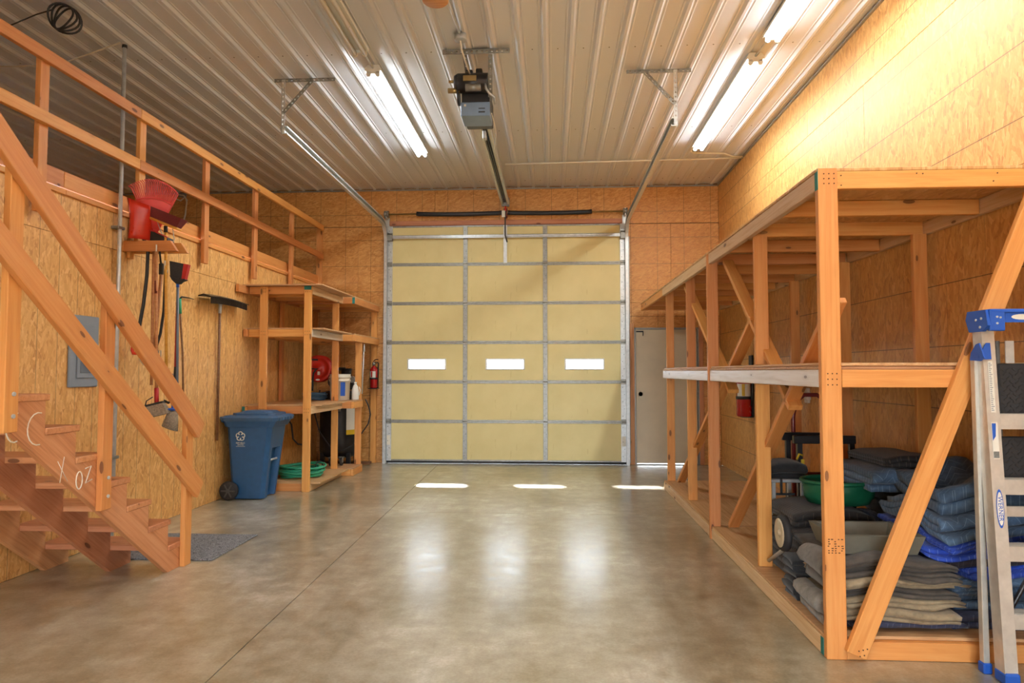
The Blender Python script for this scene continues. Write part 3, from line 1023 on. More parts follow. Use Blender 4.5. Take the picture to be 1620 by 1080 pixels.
def perf2(root, nm, p0, p1, s1, W=.04):
    p0 = V(p0); p1 = V(p1); d = p1 - p0; L = d.length; d.normalize()
    s1 = V(s1); s1 = (s1 - d * s1.dot(d)).normalized(); s2 = d.cross(s1)
    if s2.dot(V((0, -1, .1))) < 0: s2 = -s2
    M_ = MX((d, s1, s2)).transposed().to_4x4(); M_.translation = p0
    m_ = MB(); th = .003
    m_.box(0, L, 0, W * .3, -th, 0, M_); m_.box(0, L, W * .7, W, -th, 0, M_); m_.box(0, L, 0, th, -W, 0, M_)
    k_ = 0
    while k_ * .045 < L:
        m_.box(k_ * .045, min(L, k_ * .045 + .028), W * .3, W * .7, -th, 0, M_); k_ += 1
    return m_.build(nm, MT['galv_dark'], root)


perf2(pa, 'ceiling_angle', (-.965, 5.92, ZC - .022), (-.368, 5.92, ZC - .022), (0, 0, -1), .045)
perf2(pa, 'drop_leg', (-.79, 5.95, ZC - .06), (-.79, 6.16, 4.14), (1, 0, 0))
perf2(pa, 'drop_leg', (-.56, 5.95, ZC - .06), (-.585, 6.22, 3.93), (1, 0, 0))
jb = thing('junction_box', 'round grey junction box with cord above the opener motor', 'junction box', (-.77, 5.66, ZC - .1))
mb = MB(); mb.lathe([(.0, -.055), (.05, -.055), (.054, -.045), (.054, 0), (0, 0)], MX.Translation(V((-.77, 5.66, ZC - .019))), 18); mb.build('box', MT['silver_grey'], jb)
mb = MB(); mb.tube([(-.77, 5.66, ZC - .07), (-.775, 5.75, 4.2), (-.75, 5.95, 4.14), (-.74, 6.12, 4.13)], .008, 7); mb.build('cord', MT['ivory'], jb)
mb = MB(); mb.tube([(-.77, 5.60, ZC - .035), (-.79, 5.2, ZC - .035), (-.80, 4.5, ZC - .035)], .011, 8); mb.build('conduit', MT['galv'], jb)
mb = MB(); mb.lathe([(0, -.07), (.09, -.07), (.1, -.06), (.1, 0), (0, 0)], MX.Translation(V((-.875, 5.02, ZC - .019))), 22)
tag(mb.build('mounting_block', MT['handle_wood']), 'round wooden block on the ceiling at the top edge', 'mounting block')

# black cable coil on the loft ceiling
cc = thing('cable_coil', 'coil of black cable hung from the loft ceiling', 'cable coil', (-3.83, 5.0, 4.1))
for k in range(4):
    mb = MB(); cx, cz = -3.825 + .006 * k, 4.185 - .004 * k
    mb.tube([(cx + .1 * math.cos(a) * (1 + .03 * k), 5.0 + .02 * k + .02 * math.sin(a * 2 + k), cz + .1 * math.sin(a)) for a in [2 * PI * i / 24 for i in range(24)]], .008, 7, closed=True)
    mb.build('cable_loop', MT['black'], cc)
mb = MB(); mb.tube([(-3.9, 5.02, 4.25), (-4.1, 5.1, 4.26), (-4.6, 5.3, 4.24), (-5.6, 5.6, 4.26), (-6.3, 5.8, 4.262)], .006, 6); mb.build('cable_tail', MT['black'], cc)

# ------------------------------------------------------------------ loft railing
rr = thing('loft_railing', 'lumber guard railing along the loft edge above the left wall', 'railing', (-3.62, 7, 2.54))
RX = -3.6015
for a, b in ((1.5, 4.55), (4.552, YB - .008)):
    pass
for nm, z0, z1 in (('top_rail', 3.612, 3.701), ('middle_rail', 3.165, 3.254)):
    bb(nm, rr, RX, RX + .038, 1.0, 5.66, z0, z1, LUM)
    bb(nm, rr, RX, RX + .038, 5.664, YB - .12, z0, z1, LUM)
for y in (3.40, 4.58, 5.755, 6.89, 8.08, 9.25):
    bb('post', rr, RX - .0395, RX - .0005, y - .0445, y + .0445, 2.54, 3.612 + .08, LUM)
bb('end_post', rr, XL - .03, XL + .06, YB - .045, YB - .001, 2.79, 3.66, LUM)

# ------------------------------------------------------------------ vertical conduit and breaker panel
cd = thing('vertical_conduit', 'tall galvanised conduit rising along the left wall past the loft', 'conduit', (-3.635, 5.5, .0))
mb = MB(); mb.cyl((-3.632, 5.5, .02), (-3.628, 5.5, 4.17), .0165, n=12); mb.build('pipe', MT['galv'], cd)
mb = MB(); mb.cyl((-3.628, 5.5, 4.165), (-3.628, 5.5, 4.19), .021, n=12); mb.build('cap', MT['black'], cd)
for z in (.7, 2.62):
    mb = MB(); mb.box(-3.679, -3.612, 5.455, 5.545, z - .012, z + .012, ch=.003); mb.build('clamp', MT['galv_dark'], cd)
ep = thing('breaker_panel', 'grey electrical breaker panel behind the stair rail on the left wall', 'electrical panel', (XL, 5.15, 1.29))
mb = MB(); mb.box(XL + .001, XL + .022, 4.985, 5.315, 1.29, 1.85, ch=.006); mb.build('cover', MT['grey_paint'], ep)
mb = MB(); mb.box(XL + .022, XL + .032, 5.06, 5.28, 1.36, 1.78, ch=.005); dr = mb.build('panel_door', MT['grey_paint'], ep)
mb = MB(); mb.box(XL + .032, XL + .036, 5.09, 5.25, 1.40, 1.58, ch=.003); mb.build('inner_plate', MT['grey_dark'], dr)
mb = MB(); mb.box(XL + .032, XL + .042, 5.10, 5.15, 1.58, 1.62, ch=.003); mb.build('latch', MT['brass'], dr)
mb = MB(); mb.box(XL + .001, XL + .012, 5.58, 5.65, 1.15, 1.27, ch=.004); mb.box(XL + .012, XL + .016, 5.6, 5.63, 1.18, 1.24)
tag(mb.build('outlet_plate', MT['ivory']), 'ivory outlet plate on the left wall behind the stair rail', 'outlet')

# ------------------------------------------------------------------ staircase
LS = MT['lumber_stair']
sr = thing('staircase', 'open wooden staircase with handrail climbing beside the left wall', 'staircase', (-3.15, 4.0, 0))
RISE, RUN, N0 = .1848, .241, 4.982
slope = RISE / RUN


def stringer(xa, nm):
    # side profile in (y, z), extruded along x
    top = []
    nst = 15
    for k in range(1, nst + 1):
        ry = N0 - .027 - RUN * (k - 1)
        zt = RISE * k - .038
        zb = RISE * (k - 1) - .038 if k > 1 else 0
        top.append((ry, zb)); top.append((ry, zt))
    yend = N0 - .027 - RUN * nst
    top.append((yend, RISE * nst - .038))
    bot_y = lambda z: 4.723 - z / slope
    zl = (4.723 - yend) * slope
    poly = [(4.723, 0)] + top + [(yend, zl)]
    mb = MB(); mb.prism(poly, 0, .038, frame((xa, 0, 0), (0, 1, 0), (0, 0, 1)))
    # board-space coordinates: rotate so the grain follows the slope
    return mb


for xa in (-2.74, -3.16, -3.64):
    mb = stringer(xa, 'stringer')
    ang = math.atan2(slope, -1.0)
    M = frame((xa, 4.0, .5), (0, -math.cos(math.atan(slope)), math.sin(math.atan(slope))), (0, math.sin(math.atan(slope)), math.cos(math.atan(slope))))
    Mi = M.inverted()
    mb.v = [Mi @ p for p in mb.v]
    me = mb.mesh('stringer', LS, V((0, 0, 0)))
    so = link(bpy.data.objects.new('stringer', me), sr, M)
    if xa == -2.74: outer = so
for k in range(1, 16):
    y1 = N0 - RUN * (k - 1)
    bb('tread', sr, -3.655, -2.695, y1 - .265, y1, RISE * k - .038, RISE * k, LS, .005)
bb('newel_post', sr, -2.70, -2.662, 4.865, 4.955, 0, 1.10, LUM)
for y_, zb in ((3.975, .585), (3.230, 1.11), (2.45, 1.73)):
    bb('rail_post', sr, -2.701, -2.663, y_ - .045, y_ + .045, zb, zb + 1.36, LUM)
    for q in (.08, .19):
        mb = MB(); mb.cyl((-2.663, y_ + .01, zb + q), (-2.656, y_ + .01, zb + q), .011, n=8); mb.build('bolt', MT['galv'], sr)
for nm, zc_, sl_ in (('handrail', .984, .819), ('middle_rail', .545, .792)):
    d = V((0, -1, sl_))
    p0 = V((-2.643, 4.99, zc_)) - d * .02; p1 = p0 + d * 3.3
    board(nm, sr, p0, p1, .13, .038, (0, 0, 1), LUM)


# chalk strokes on the outer stringer
def chalk(pts):
    mb = MB(); mb.tube([(-2.7005, y, z) for y, z in pts], .0035, 6); mb.build('chalk_mark', MT['chalk'], outer)


def arcp(cy, cz, ry, rz, a0, a1, n=10):
    return [(cy + ry * math.cos(math.radians(a0 + (a1 - a0) * i / n)), cz + rz * math.sin(math.radians(a0 + (a1 - a0) * i / n))) for i in range(n + 1)]


chalk(arcp(3.30, 1.13, .055, .075, 70, 290))
chalk(arcp(3.46, 1.11, .075, .085, 75, 280))
chalk(arcp(3.785, .79, .026, .05, 0, 360, 14))
chalk([(3.835, .85), (3.885, .86), (3.838, .765), (3.895, .78)])
mb = MB(); mb.tube([(-2.7005, 3.66, .94), (-2.7005, 3.63, .80)], .0018, 5); mb.tube([(-2.7005, 3.61, .92), (-2.7005, 3.69, .80)], .0018, 5); mb.build('chalk_mark', MT['chalk'], outer)

# mat at the foot of the stairs
mb = MB(); mb.box(-3.40, -2.535, 5.02, 5.82, .001, .010, ch=.004)
tag(mb.build('floor_mat', MT['mat']), 'grey patterned floor mat at the foot of the stairs', 'mat')

# ------------------------------------------------------------------ right-hand storage rack
rk = thing('storage_rack', 'long two-level lumber storage rack along the right wall', 'rack', (1.95, 6, 0))
RX0, RX1 = 1.345, 2.545
FY = 3.50
# base frame and deck
for a, b in ((FY + .04, 5.918), (5.962, 8.38)):
    bb('base_rail', rk, RX0, RX0 + .038, a, b, .001, .089, MT['lumber_pale'])
    bb('base_rail', rk, RX1 - .04, RX1 - .002, a, b, .001, .089, LUM)
    bb('shelf_rail', rk, RX0, RX0 + .038, a, b, 1.332, 1.421, MT['lumber_glare'])
    bb('shelf_rail', rk, RX1 - .04, RX1 - .002, a, b, 1.332, 1.421, LUM)
bb('base_rail', rk, RX0 + .09, RX1, FY, FY + .038, .001, .089, LUM)
bb('shelf_rail', rk, RX0 + .10, RX1, FY, FY + .038, 1.332, 1.421, LUM)
bb('base_rail', rk, RX0 + .04, RX1 - .042, 8.342, 8.38, .001, .089, LUM)
bb('shelf_rail', rk, RX0 + .04, RX1 - .042, 8.342, 8.38, 1.332, 1.421, LUM)
for k in range(1, 8):
    y = FY + k * .61
    bb('joist', rk, RX0 + .04, RX1 - .042, y - .019, y + .019, 1.332, 1.421, LUM)
bb('deck_sheet', rk, RX0 + .080, RX1 - .003, 5.919, 5.961, .09, .107, MT['ply'])
for a, b in ((FY + .03, 4.72), (4.723, 5.918), (5.962, 7.16), (7.163, 8.38)):
    bb('deck_sheet', rk, RX0 + .003, RX1 - .003, a, b, .09, .107, MT['ply'])
    bb('shelf_sheet', rk, RX0 + .001, RX1 - .003, a, b, 1.4225, 1.4385, MT['osb_deck'] if False else MT['ply'])
for a, b in ((FY + .02, 5.918), (5.962, 8.36)):
    bb('shelf_sheet', rk, RX0 + .012, RX1 - .01, a, b, 1.4395, 1.4555, MT['ply'])
# top frame
for a, b in ((FY + .04, 5.918), (5.962, 8.378), (8.382, 10.36)):
    bb('top_rail', rk, RX0, RX0 + .038, a, b, 2.333, 2.422, MT['lumber_pale'] if a < 8 else LUM)
    bb('top_rail', rk, RX1 - .04, RX1 - .002, a, b, 2.333, 2.422, MT['lumber_pale'])
bb('top_rail', rk, RX0 + .09, RX1, FY, FY + .038, 2.333, 2.422, LUM)
bb('top_rail', rk, RX0 + .04, RX1 - .042, 10.322, 10.36, 2.333, 2.422, LUM)
for k in range(1, 11):
    y = FY + .02 + k * .61
    if y > 10.25: break
    bb('joist', rk, RX0 + .04, RX1 - .042, y - .019, y + .019, 2.333, 2.422, LUM)
y = FY
while y < 10.3:
    ye = min(10.37, y + 1.22)
    mb = MB(); mb.box(RX0 - .004, RX1, y + .002, ye - .002, 2.4235, 2.44, ch=.002)
    o = mb.build('top_sheet', MT['osb_deck'], rk)
    y += 1.22
# posts
bb('front_post', rk, RX0, RX0 + .098, FY - .002, FY + .038, 0, 2.441, LUM)
bb('front_post', rk, RX0 - .012, RX0 + .078, 5.920, 5.960, 0, 2.42, LUM)
for y in (4.74, 7.10, 8.34):
    bb('front_post', rk, RX0 + .0385, RX0 + .1275, y - .019, y + .019, .108, 1.331, LUM)
    bb('front_post', rk, RX0 + .0385, RX0 + .1275, y - .019, y + .019, 1.457, 2.422, LUM)
for y in (3.6, 4.70, 5.88, 7.06, 8.28):
    bb('wall_post', rk, RX1 - .13, RX1 - .041, y - .019, y + .019, .108, 1.331, LUM)
    bb('wall_post', rk, RX1 - .13, RX1 - .041, y - .019, y + .019, 1.457, 2.332, LUM)
# diagonal braces (wide face across the rack)
BX = RX0 + .085
for p0, p1 in (((BX, 5.80, .12), (BX, 3.56, 1.84)), ((BX, 5.78, 2.33), (BX, 4.25, 1.19)), ((BX, 8.02, .12), (BX, 5.02, 1.86)), ((BX, 7.50, 2.32), (BX, 5.62, 1.22))):
    pass
for p0, p1 in (((BX + .045, 5.72, .16), (BX + .045, 3.60, 1.78)), ((BX + .045, 5.78, 2.33), (BX + .045, 4.25, 1.19)), ((BX + .045, 7.98, .16), (BX + .045, 5.02, 1.80)), ((BX + .045, 7.46, 2.32), (BX + .045, 5.66, 1.25))):
    board('brace', rk, p0, p1, .085, .036, (1, 0, 0), LUM)
board('front_brace', rk, (1.470, FY - .022, .035), (2.44, FY - .022, 2.40), .098, .038, (1, 0, 0), LUM)
mb = MB(); mb.box(RX0 - .001, RX0 + .002, FY - .0008, FY + .037, 2.33, 2.438); mb.build('end_paint', MT['teal'], rk)
mb = MB(); mb.box(RX0 - .0015, RX0 + .001, FY + .039, FY + .075, .004, .088); mb.build('end_paint', MT['teal'], rk)
# nail heads on the front post and rails
mb = MB()
for x_, z_ in [(RX0 + .03 + .022 * i, 1.345 + .028 * j) for i in range(3) for j in range(3)] + [(RX0 + .03 + .025 * i, 2.36 + .025 * j) for i in range(3) for j in range(3)] + [(RX0 + .115, 2.35), (RX0 + .115, 2.40), (1.83, 2.405), (1.86, 2.403), (2.2, 2.36), (2.22, 2.40)]:
    mb.cyl((x_, FY - .004, z_), (x_, FY - .0015, z_), .0035, n=6)
for x_, z_ in [(1.48, .06), (1.50, .065), (1.52, .07), (1.485, .035), (1.505, .04)]:
    mb.cyl((x_, FY - .043, z_), (x_, FY - .040, z_), .0035, n=6)
o = mb.build('nail_heads', MT['stamp'], rk); o['kind'] = 'stuff'
mb = MB()
random.seed(3)
for r_ in range(7):
    for k in range(5):
        if random.random() < .75:
            xx_ = RX0 + .012 + .016 * k + random.random() * .004
            mb.box(xx_, xx_ + .007 + .004 * random.random(), FY - .0028, FY - .0019, .515 + .011 * r_, .5195 + .011 * r_)
o = mb.build('grade_stamp', MT['stamp'], rk); o['kind'] = 'stuff'


# ------------------------------------------------------------------ blankets
def blanket(label, x0, x1, y0, y1, z0, h, n, mat, seed=0, droop=0.0, group=None, puff=.85, name='moving_blanket', axis=1, wob=.18, jitter=.02, rot=0, stack=None):
    """folded blanket: a serpentine ribbon in (u, z) drawn out along the other axis.
    axis=1: the folds face the front (u runs along y); axis=0: the folds face sideways (u runs along x)"""
    t = h / n; th = t * puff
    if axis == 1: w, d = x1 - x0, y1 - y0
    else: w, d = y1 - y0, x1 - x0
    cx, cy = (x0 + x1) / 2, (y0 + y1) / 2
    rng = random.Random(seed)
    path = []
    for i in range(n):
        zi = (i + .5) * t
        ua = -d / 2 + t / 2 + rng.uniform(-jitter, jitter) * .6; ub = d / 2 - t / 2 + rng.uniform(-jitter, jitter)
        seg = [(ua + (ub - ua) * k / 7, zi) for k in range(8)]
        if i % 2: seg.reverse()
        path += seg
        if i < n - 1:
            e = seg[-1]; sgn = 1 if i % 2 == 0 else -1
            path += [(e[0] + sgn * t / 2 * math.sin(a), zi + t / 2 - t / 2 * math.cos(a)) for a in (PI * .25, PI * .5, PI * .75)]
    # ribbon sides
    m = len(path); L = []; Rr = []; s_len = [0]
    for i in range(m):
        a = V(path[max(i - 1, 0)]); b = V(path[min(i + 1, m - 1)])
        tg = (b - a).normalized() if (b - a).length > 1e-6 else V((1, 0))
        nr = V((-tg.y, tg.x)) * th / 2
        p = V(path[i]); L.append(p + nr); Rr.append(p - nr)
        if i: s_len.append(s_len[-1] + (p - V(path[i - 1])).length)
    # rounded ends
    ring = L + Rr[::-1]
    arcs = s_len + s_len[::-1]
    ns = 18
    verts = []; uvs = []
    so_ = V((seed * 7.31, seed * 3.17, 0))
    for j in range(ns + 1):
        f = j / ns - .5
        for q, p in enumerate(ring):
            x = f * w; u, z = p
            e = abs(f) * 2
            zz = z
            lay = z / max(t, 1e-4)
            # sides are not cut in one line
            x *= 1 + .035 * NZ.noise(V((lay * 1.3, seed, 2.0)))
            # edges settle, centre stays proud
            nn = NZ.noise(V((x * 3.2, u * 3.2, seed * .7)))
            n2 = NZ.noise(V((x * 9, u * 9, lay * .6 + seed)))
            zz = z * (1 + wob * nn) + n2 * .006
            zz -= droop * (e ** 3) * (z / h)
            uu = u + .018 * NZ.noise(V((x * 4, lay * .9, seed + 5.0)))
            if rot:
                x, uu = x * math.cos(rot) - uu * math.sin(rot), x * math.sin(rot) + uu * math.cos(rot)
            if stack:
                gx, gy = (cx + x, cy + uu) if axis == 1 else (cx + uu, cy + x)
                S_ = NZ.noise(V((gx * 2.6, gy * 1.8, stack[1]))) + .5 * NZ.noise(V((gx * 6.5, gy * 4, stack[1] + 3)))
                zz = (z0 - stack[0] + zz) * (1 + stack[2] * S_) - (z0 - stack[0])
                uu += .03 * NZ.noise(V((gx * 3.0, (z0 + z) * 14, stack[1] + 9)))
            zz = max(zz, .0015 - (z0 - DK if stack else 0))
            if axis == 1: P_ = V((cx + x, cy + uu, z0 + zz))
            else: P_ = V((cx + uu, cy + x, z0 + zz))
            verts.append(P_); uvs.append((f * w, arcs[q]))
    k = len(ring); faces = []
    for j in range(ns):
        for q in range(k):
            r = (q + 1) % k
            faces.append((j * k + q, j * k + r, (j + 1) * k + r, (j + 1) * k + q))
    for base in (0, ns * k):
        for q in range(m - 1):
            f_ = (base + q, base + q + 1, base + k - 2 - q, base + k - 1 - q)
            faces.append(f_ if base else f_[::-1])
    if axis == 0: faces = [f_[::-1] for f_ in faces]
    mb = MB(); mb.raw(verts, faces, True)
    o = mb.build(name, mat)
    uvl = o.data.uv_layers.new(name='UVMap')
    for lp in o.data.loops:
        uvl.data[lp.index].uv = uvs[lp.vertex_index]
    tag(o, label, 'blanket', group)
    return o


DK = .108
G1 = 'grey felt pads piled at the front of the rack'
z = DK
front = [
    ('navy and brown pad at the very bottom of the front grey pile', 1.50, 2.06, 3.60, 4.10, .050, 2, 'q_navy'),
    ('rumpled beige felt pad second from the bottom of the front pile', 1.47, 2.03, 3.58, 4.08, .062, 3, 'f_taupe'),
    ('thin beige felt pad third from the bottom of the front pile', 1.46, 2.06, 3.60, 4.10, .040, 2, 'f_taupe'),
    ('brownish felt pad in the middle of the front pile', 1.46, 2.05, 3.59, 4.10, .042, 2, 'f_dark'),
    ('grey beige felt pad above the middle of the front pile', 1.45, 2.10, 3.60, 4.12, .045, 2, 'f_taupe'),
    ('dark grey felt pad hanging over the side of the front pile', 1.45, 2.07, 3.60, 4.14, .042, 2, 'f_dark'),
    ('thick dark grey felt pad directly beneath the grey tray', 1.46, 2.03, 3.62, 4.16, .048, 2, 'f_dark'),
]
for i, (lb, a, b, c, d, h, n, m_) in enumerate(front):
    blanket(lb, a, b, c, d, z, h, n, MT[m_], seed=i + 2, droop=.012, group=G1, wob=.10, jitter=.07, name='felt_pad', rot=[.03, -.07, .09, -.06, .10, -.08, .04][i], stack=(DK, 4.2, .20))
    z += h + .002
ZT = z
G2 = 'felt pads slumped beside the front post'
blanket('light grey felt pad slumped at the foot of the front pile', 1.375, 1.47, 3.66, 4.00, DK, .165, 3, MT['f_light'], 31, .01, G2, axis=0, name='felt_pad', wob=.2)
blanket('mid grey felt pad folded over behind the front rack post', 1.385, 1.455, 3.62, 3.98, DK + .172, .20, 3, MT['f_grey'], 33, .02, G2, axis=0, name='felt_pad', wob=.2)
blanket('black folded pad on the deck left of the grey pads', 1.372, 1.50, 4.03, 4.22, DK, .115, 4, MT['f_black'], 35, .01, G2, axis=0, name='felt_pad', wob=.2)
blanket('black crumpled pad lying on another black pad by the wheel', 1.372, 1.52, 4.03, 4.22, DK + .122, .115, 4, MT['f_black'], 36, .012, G2, axis=0, name='felt_pad', wob=.2)
# grey tray on the pile
tr_ = thing('tray', 'shallow grey tray lying on top of the grey felt pads', 'tray', (1.70, 3.86, ZT))
a0, a1, b0, b1, zt, th_ = 1.47, 1.93, 3.69, 4.06, ZT + .006, .10
mb = MB()
ringf = lambda i, zz: [V((a0 + i, b0 + i, zz)), V((a1 - i, b0 + i, zz)), V((a1 - i, b1 - i, zz)), V((a0 + i, b1 - i, zz))]
mb.loft([ringf(.03, zt), ringf(.0, zt + th_), ringf(.03, zt + th_), ringf(.055, zt + .03)], smooth=False)
mb.build('shell', MT['tray'], tr_)
mb = MB(); mb.box(a0 + .06, a1 - .06, b0 + .06, b1 - .06, zt + .031, zt + .034); mb.build('tray_floor', MT['f_taupe'], tr_)

# black quilts behind, over a wheeled dolly
G3 = 'black quilted blankets in the rack'
blanket('black quilted blanket at the bottom behind the grey pile', 1.50, 1.97, 4.30, 4.88, DK, .17, 3, MT['q_black'], 41, .0, G3, wob=.08)
blanket('black quilted blanket with pale stitching spread behind the tray', 1.485, 1.97, 4.21, 4.86, DK + .176, .16, 3, MT['q_black'], 42, .02, G3, wob=.14)
blanket('uppermost black quilted blanket under the green tub', 1.50, 1.98, 4.34, 4.92, DK + .342, .10, 2, MT['q_black'], 43, .03, G3, wob=.14)
dl = thing('dolly', 'folded hand dolly with a pale wheel hub lying in the rack', 'dolly', (1.40, 4.22, .3))
M_w = frame((1.372, 4.255, .44), (0, 1, 0), (0, 0, 1))
mb = MB(); mb.lathe([(.045, 0), (.085, -.004), (.105, .004), (.112, .02), (.105, .038), (.085, .046), (.045, .042)], M_w, 26); mb.build('tire', MT['rubber'], dl)
mb = MB(); mb.lathe([(0, -.012), (.016, -.012), (.018, -.002), (.04, -.001), (.06, -.008), (.086, -.006), (.086, .04), (0, .04)], M_w, 24); mb.build('wheel_hub', MT['gold_rim'], dl)
mb = MB(); mb.tube([(1.39, 4.26, .44), (1.43, 4.28, .44), (1.435, 4.4, .3), (1.435, 4.68, .16)], .012, 8); mb.build('frame_tube', MT['silver_grey'], dl)
cs_ = thing('folding_cart', 'light grey folding cart frame under a black bundle in the rack', 'cart', (1.52, 4.98, .108))
mb = MB()
for xx in (1.56, 1.76):
    mb.box(xx - .012, xx + .012, 4.95, 4.975, .11, .63); mb.box(xx - .012, xx + .012, 5.22, 5.245, .11, .63)
mb.build('leg_frame', MT['silver_grey'], cs_)
mb = MB(); mb.box(1.535, 1.80, 4.945, 5.255, .63, .655, ch=.006); mb.build('platform', MT['silver_grey'], cs_)
mb = MB(); mb.box(1.60, 1.615, 4.935, 4.944, .55, .66); mb.box(1.57, 1.70, 4.935, 4.944, .545, .56); mb.build('latch', MT['black'], cs_)
blanket('black crumpled bundle resting on the grey folding cart', 1.545, 1.79, 4.95, 5.24, .656, .12, 3, MT['f_black'], 47, .02, None, name='cloth_bundle', wob=.2)

# green tub
tb = thing('tub', 'round dark green plastic tub on the black quilts', 'tub', (1.93, 4.62, .56))
TC = V((1.865, 4.62, 0)); ztb = DK + .342 + .11
mb = MB()
def rr_ring(r, zz, n=40, flute=0): return [TC + V((r * (1 + flute * (1 if (i // 4) % 2 else 0)) * math.cos(2 * PI * i / n), .8 * r * (1 + flute * (1 if (i // 4) % 2 else 0)) * math.sin(2 * PI * i / n), zz)) for i in range(n)]
mb.loft([rr_ring(.19, ztb), rr_ring(.205, ztb + .03), rr_ring(.208, ztb + .04, flute=.05), rr_ring(.216, ztb + .105, flute=.05), rr_ring(.222, ztb + .115), rr_ring(.222, ztb + .13), rr_ring(.208, ztb + .13), rr_ring(.18, ztb + .02)])
mb.build('body', MT['tub_green'], tb)
mb = MB(); mb.tube(rr_ring(.226, ztb + .14), .013, 8, closed=True); mb.build('rim', MT['tub_green'], tb)

# blue quilts on the right
G4 = 'blue moving blankets stacked at the right of the rack'
z = DK
blues = [
    ('navy blanket at the very bottom of the blue stack', 2.02, 2.50, 3.64, 4.30, .080, 2, 'q_navy', .0, 1),
    ('dark slate blanket second from the bottom of the blue stack', 2.09, 2.51, 3.66, 4.30, .075, 2, 'q_slate', .0, 1),
    ('slate quilted blanket with a wide fold third from the bottom', 2.03, 2.50, 3.64, 4.26, .095, 3, 'q_slate', .01, 1),
    ('bright royal blue blanket in the lower middle of the blue stack', 2.10, 2.52, 3.64, 4.28, .050, 2, 'q_royal', .0, 1),
    ('dark purple black blanket between two royal blue ones', 2.04, 2.52, 3.66, 4.30, .045, 1, 'q_dark', .0, 1),
    ('broad royal blue blanket with stitched hem, largest in the stack', 1.97, 2.52, 3.66, 4.32, .060, 2, 'q_royal', .02, 1),
    ('royal blue blanket with a curled edge below the slate quilts', 2.00, 2.52, 3.68, 4.34, .050, 2, 'q_royal', .02, 1),
    ('slate quilted blanket rolled in loose folds above the royal blue', 2.00, 2.50, 3.67, 4.26, .120, 3, 'q_slate', .01, 1),
    ('big puffy slate quilted blanket on top beside the ladder', 2.07, 2.52, 3.68, 4.26, .150, 2, 'q_slate', .02, 1),
]
zz_ = {}
for i, (lb, a, b, c, d, h, n, m_, dr_, ax) in enumerate(blues):
    blanket(lb, a, b, c, d, z, h, n, MT[m_], seed=60 + i, droop=dr_, group=G4, wob=.12, jitter=.08, axis=ax, rot=[0, -.05, .06, .1, -.04, -.12, .09, .04, -.08][i], stack=(DK, 8.6, .27))
    z += h + .003
ZB = z
blanket('navy quilted pad bulging out left of the blue stack', 2.0, 2.085, 4.42, 4.86, DK, .40, 3, MT['q_navy'], 81, .03, None, axis=0, wob=.12)
blanket('dark glossy slate blanket hanging over at the back of the pile', 1.96, 2.40, 4.34, 4.92, DK + .56, .15, 3, MT['q_slate'], 82, .02, None, wob=.12)
blanket('black quilted blanket lying flat along the top by the wall', 2.06, 2.40, 4.32, 4.90, DK + .715, .07, 2, MT['q_black'], 83, .02, None, wob=.12)
blanket('charcoal blanket buried beneath the glossy slate one', 2.15, 2.40, 4.40, 4.88, DK, .55, 6, MT['f_black'], 84, .0, None, wob=.05)

# hand truck and black cart frame behind
ht = thing('hand_truck', 'hand truck with a dark red loop handle behind the front post', 'hand truck', (2.05, 5.6, .108))
mb = MB(); mb.tube([(1.93, 5.62, .13), (1.93, 5.62, 1.05), (1.955, 5.62, 1.17), (2.02, 5.62, 1.225), (2.12, 5.62, 1.225), (2.20, 5.62, 1.17), (2.225, 5.62, 1.05), (2.225, 5.62, .13)], .017, 10); mb.build('handle', MT['dark_red'], ht)
for zz in (.35, .6, .85):
    mb = MB(); mb.tube([(1.93, 5.62, zz), (2.225, 5.62, zz)], .012, 8); mb.build('crossbar', MT['dark_red'], ht)
mb = MB(); mb.box(1.91, 2.245, 5.40, 5.64, .108, .116); mb.build('toe_plate', MT['black_metal'], ht)
for xx in (1.885, 2.235):
    mb = MB(); mb.lathe([(.02, 0), (.10, 0), (.115, .012), (.115, .03), (.10, .042), (.02, .042)], frame((xx - .02, 5.70, .225), (0, 1, 0), (0, 0, 1)), 22); mb.build('wheel', MT['rubber'], ht)
bc = thing('cart_frame', 'black steel cart frame with a yellow strap in the rack', 'cart', (2.0, 5.35, .108))
mb = MB()
for xx, yy in ((1.845, 5.25), (2.225, 5.25), (1.845, 5.50), (2.225, 5.50)): mb.box(xx - .018, xx + .018, yy - .018, yy + .018, .108, .90)
mb.build('upright', MT['black_metal'], bc)
mb = MB(); mb.box(1.80, 2.25, 5.225, 5.27, .875, .935, ch=.004); mb.box(1.80, 2.25, 5.48, 5.525, .875, .935, ch=.004); mb.build('top_bar', MT['black_metal'], bc)
mb = MB(); mb.box(1.84, 2.24, 5.235, 5.265, .58, .62); mb.build('crossbar', MT['black_metal'], bc)
mb = MB(); mb.box(1.848, 1.872, 5.226, 5.232, .62, .76); mb.tube([(1.86, 5.225, .79), (1.83, 5.215, .80), (1.815, 5.22, .76)], .008, 6); mb.build('strap', MT['yellow'], bc)
mb = MB(); mb.box(XR - .05, XR - .003, 6.92, 7.0, 1.13, 1.21, ch=.008); mb.box(XR - .028, XR - .002, 6.95, 7.04, 1.1, 1.25, ch=.004)
tag(mb.build('switch_box', MT['white']), 'small white switch box on the right wall under the rack shelf', 'switch box')


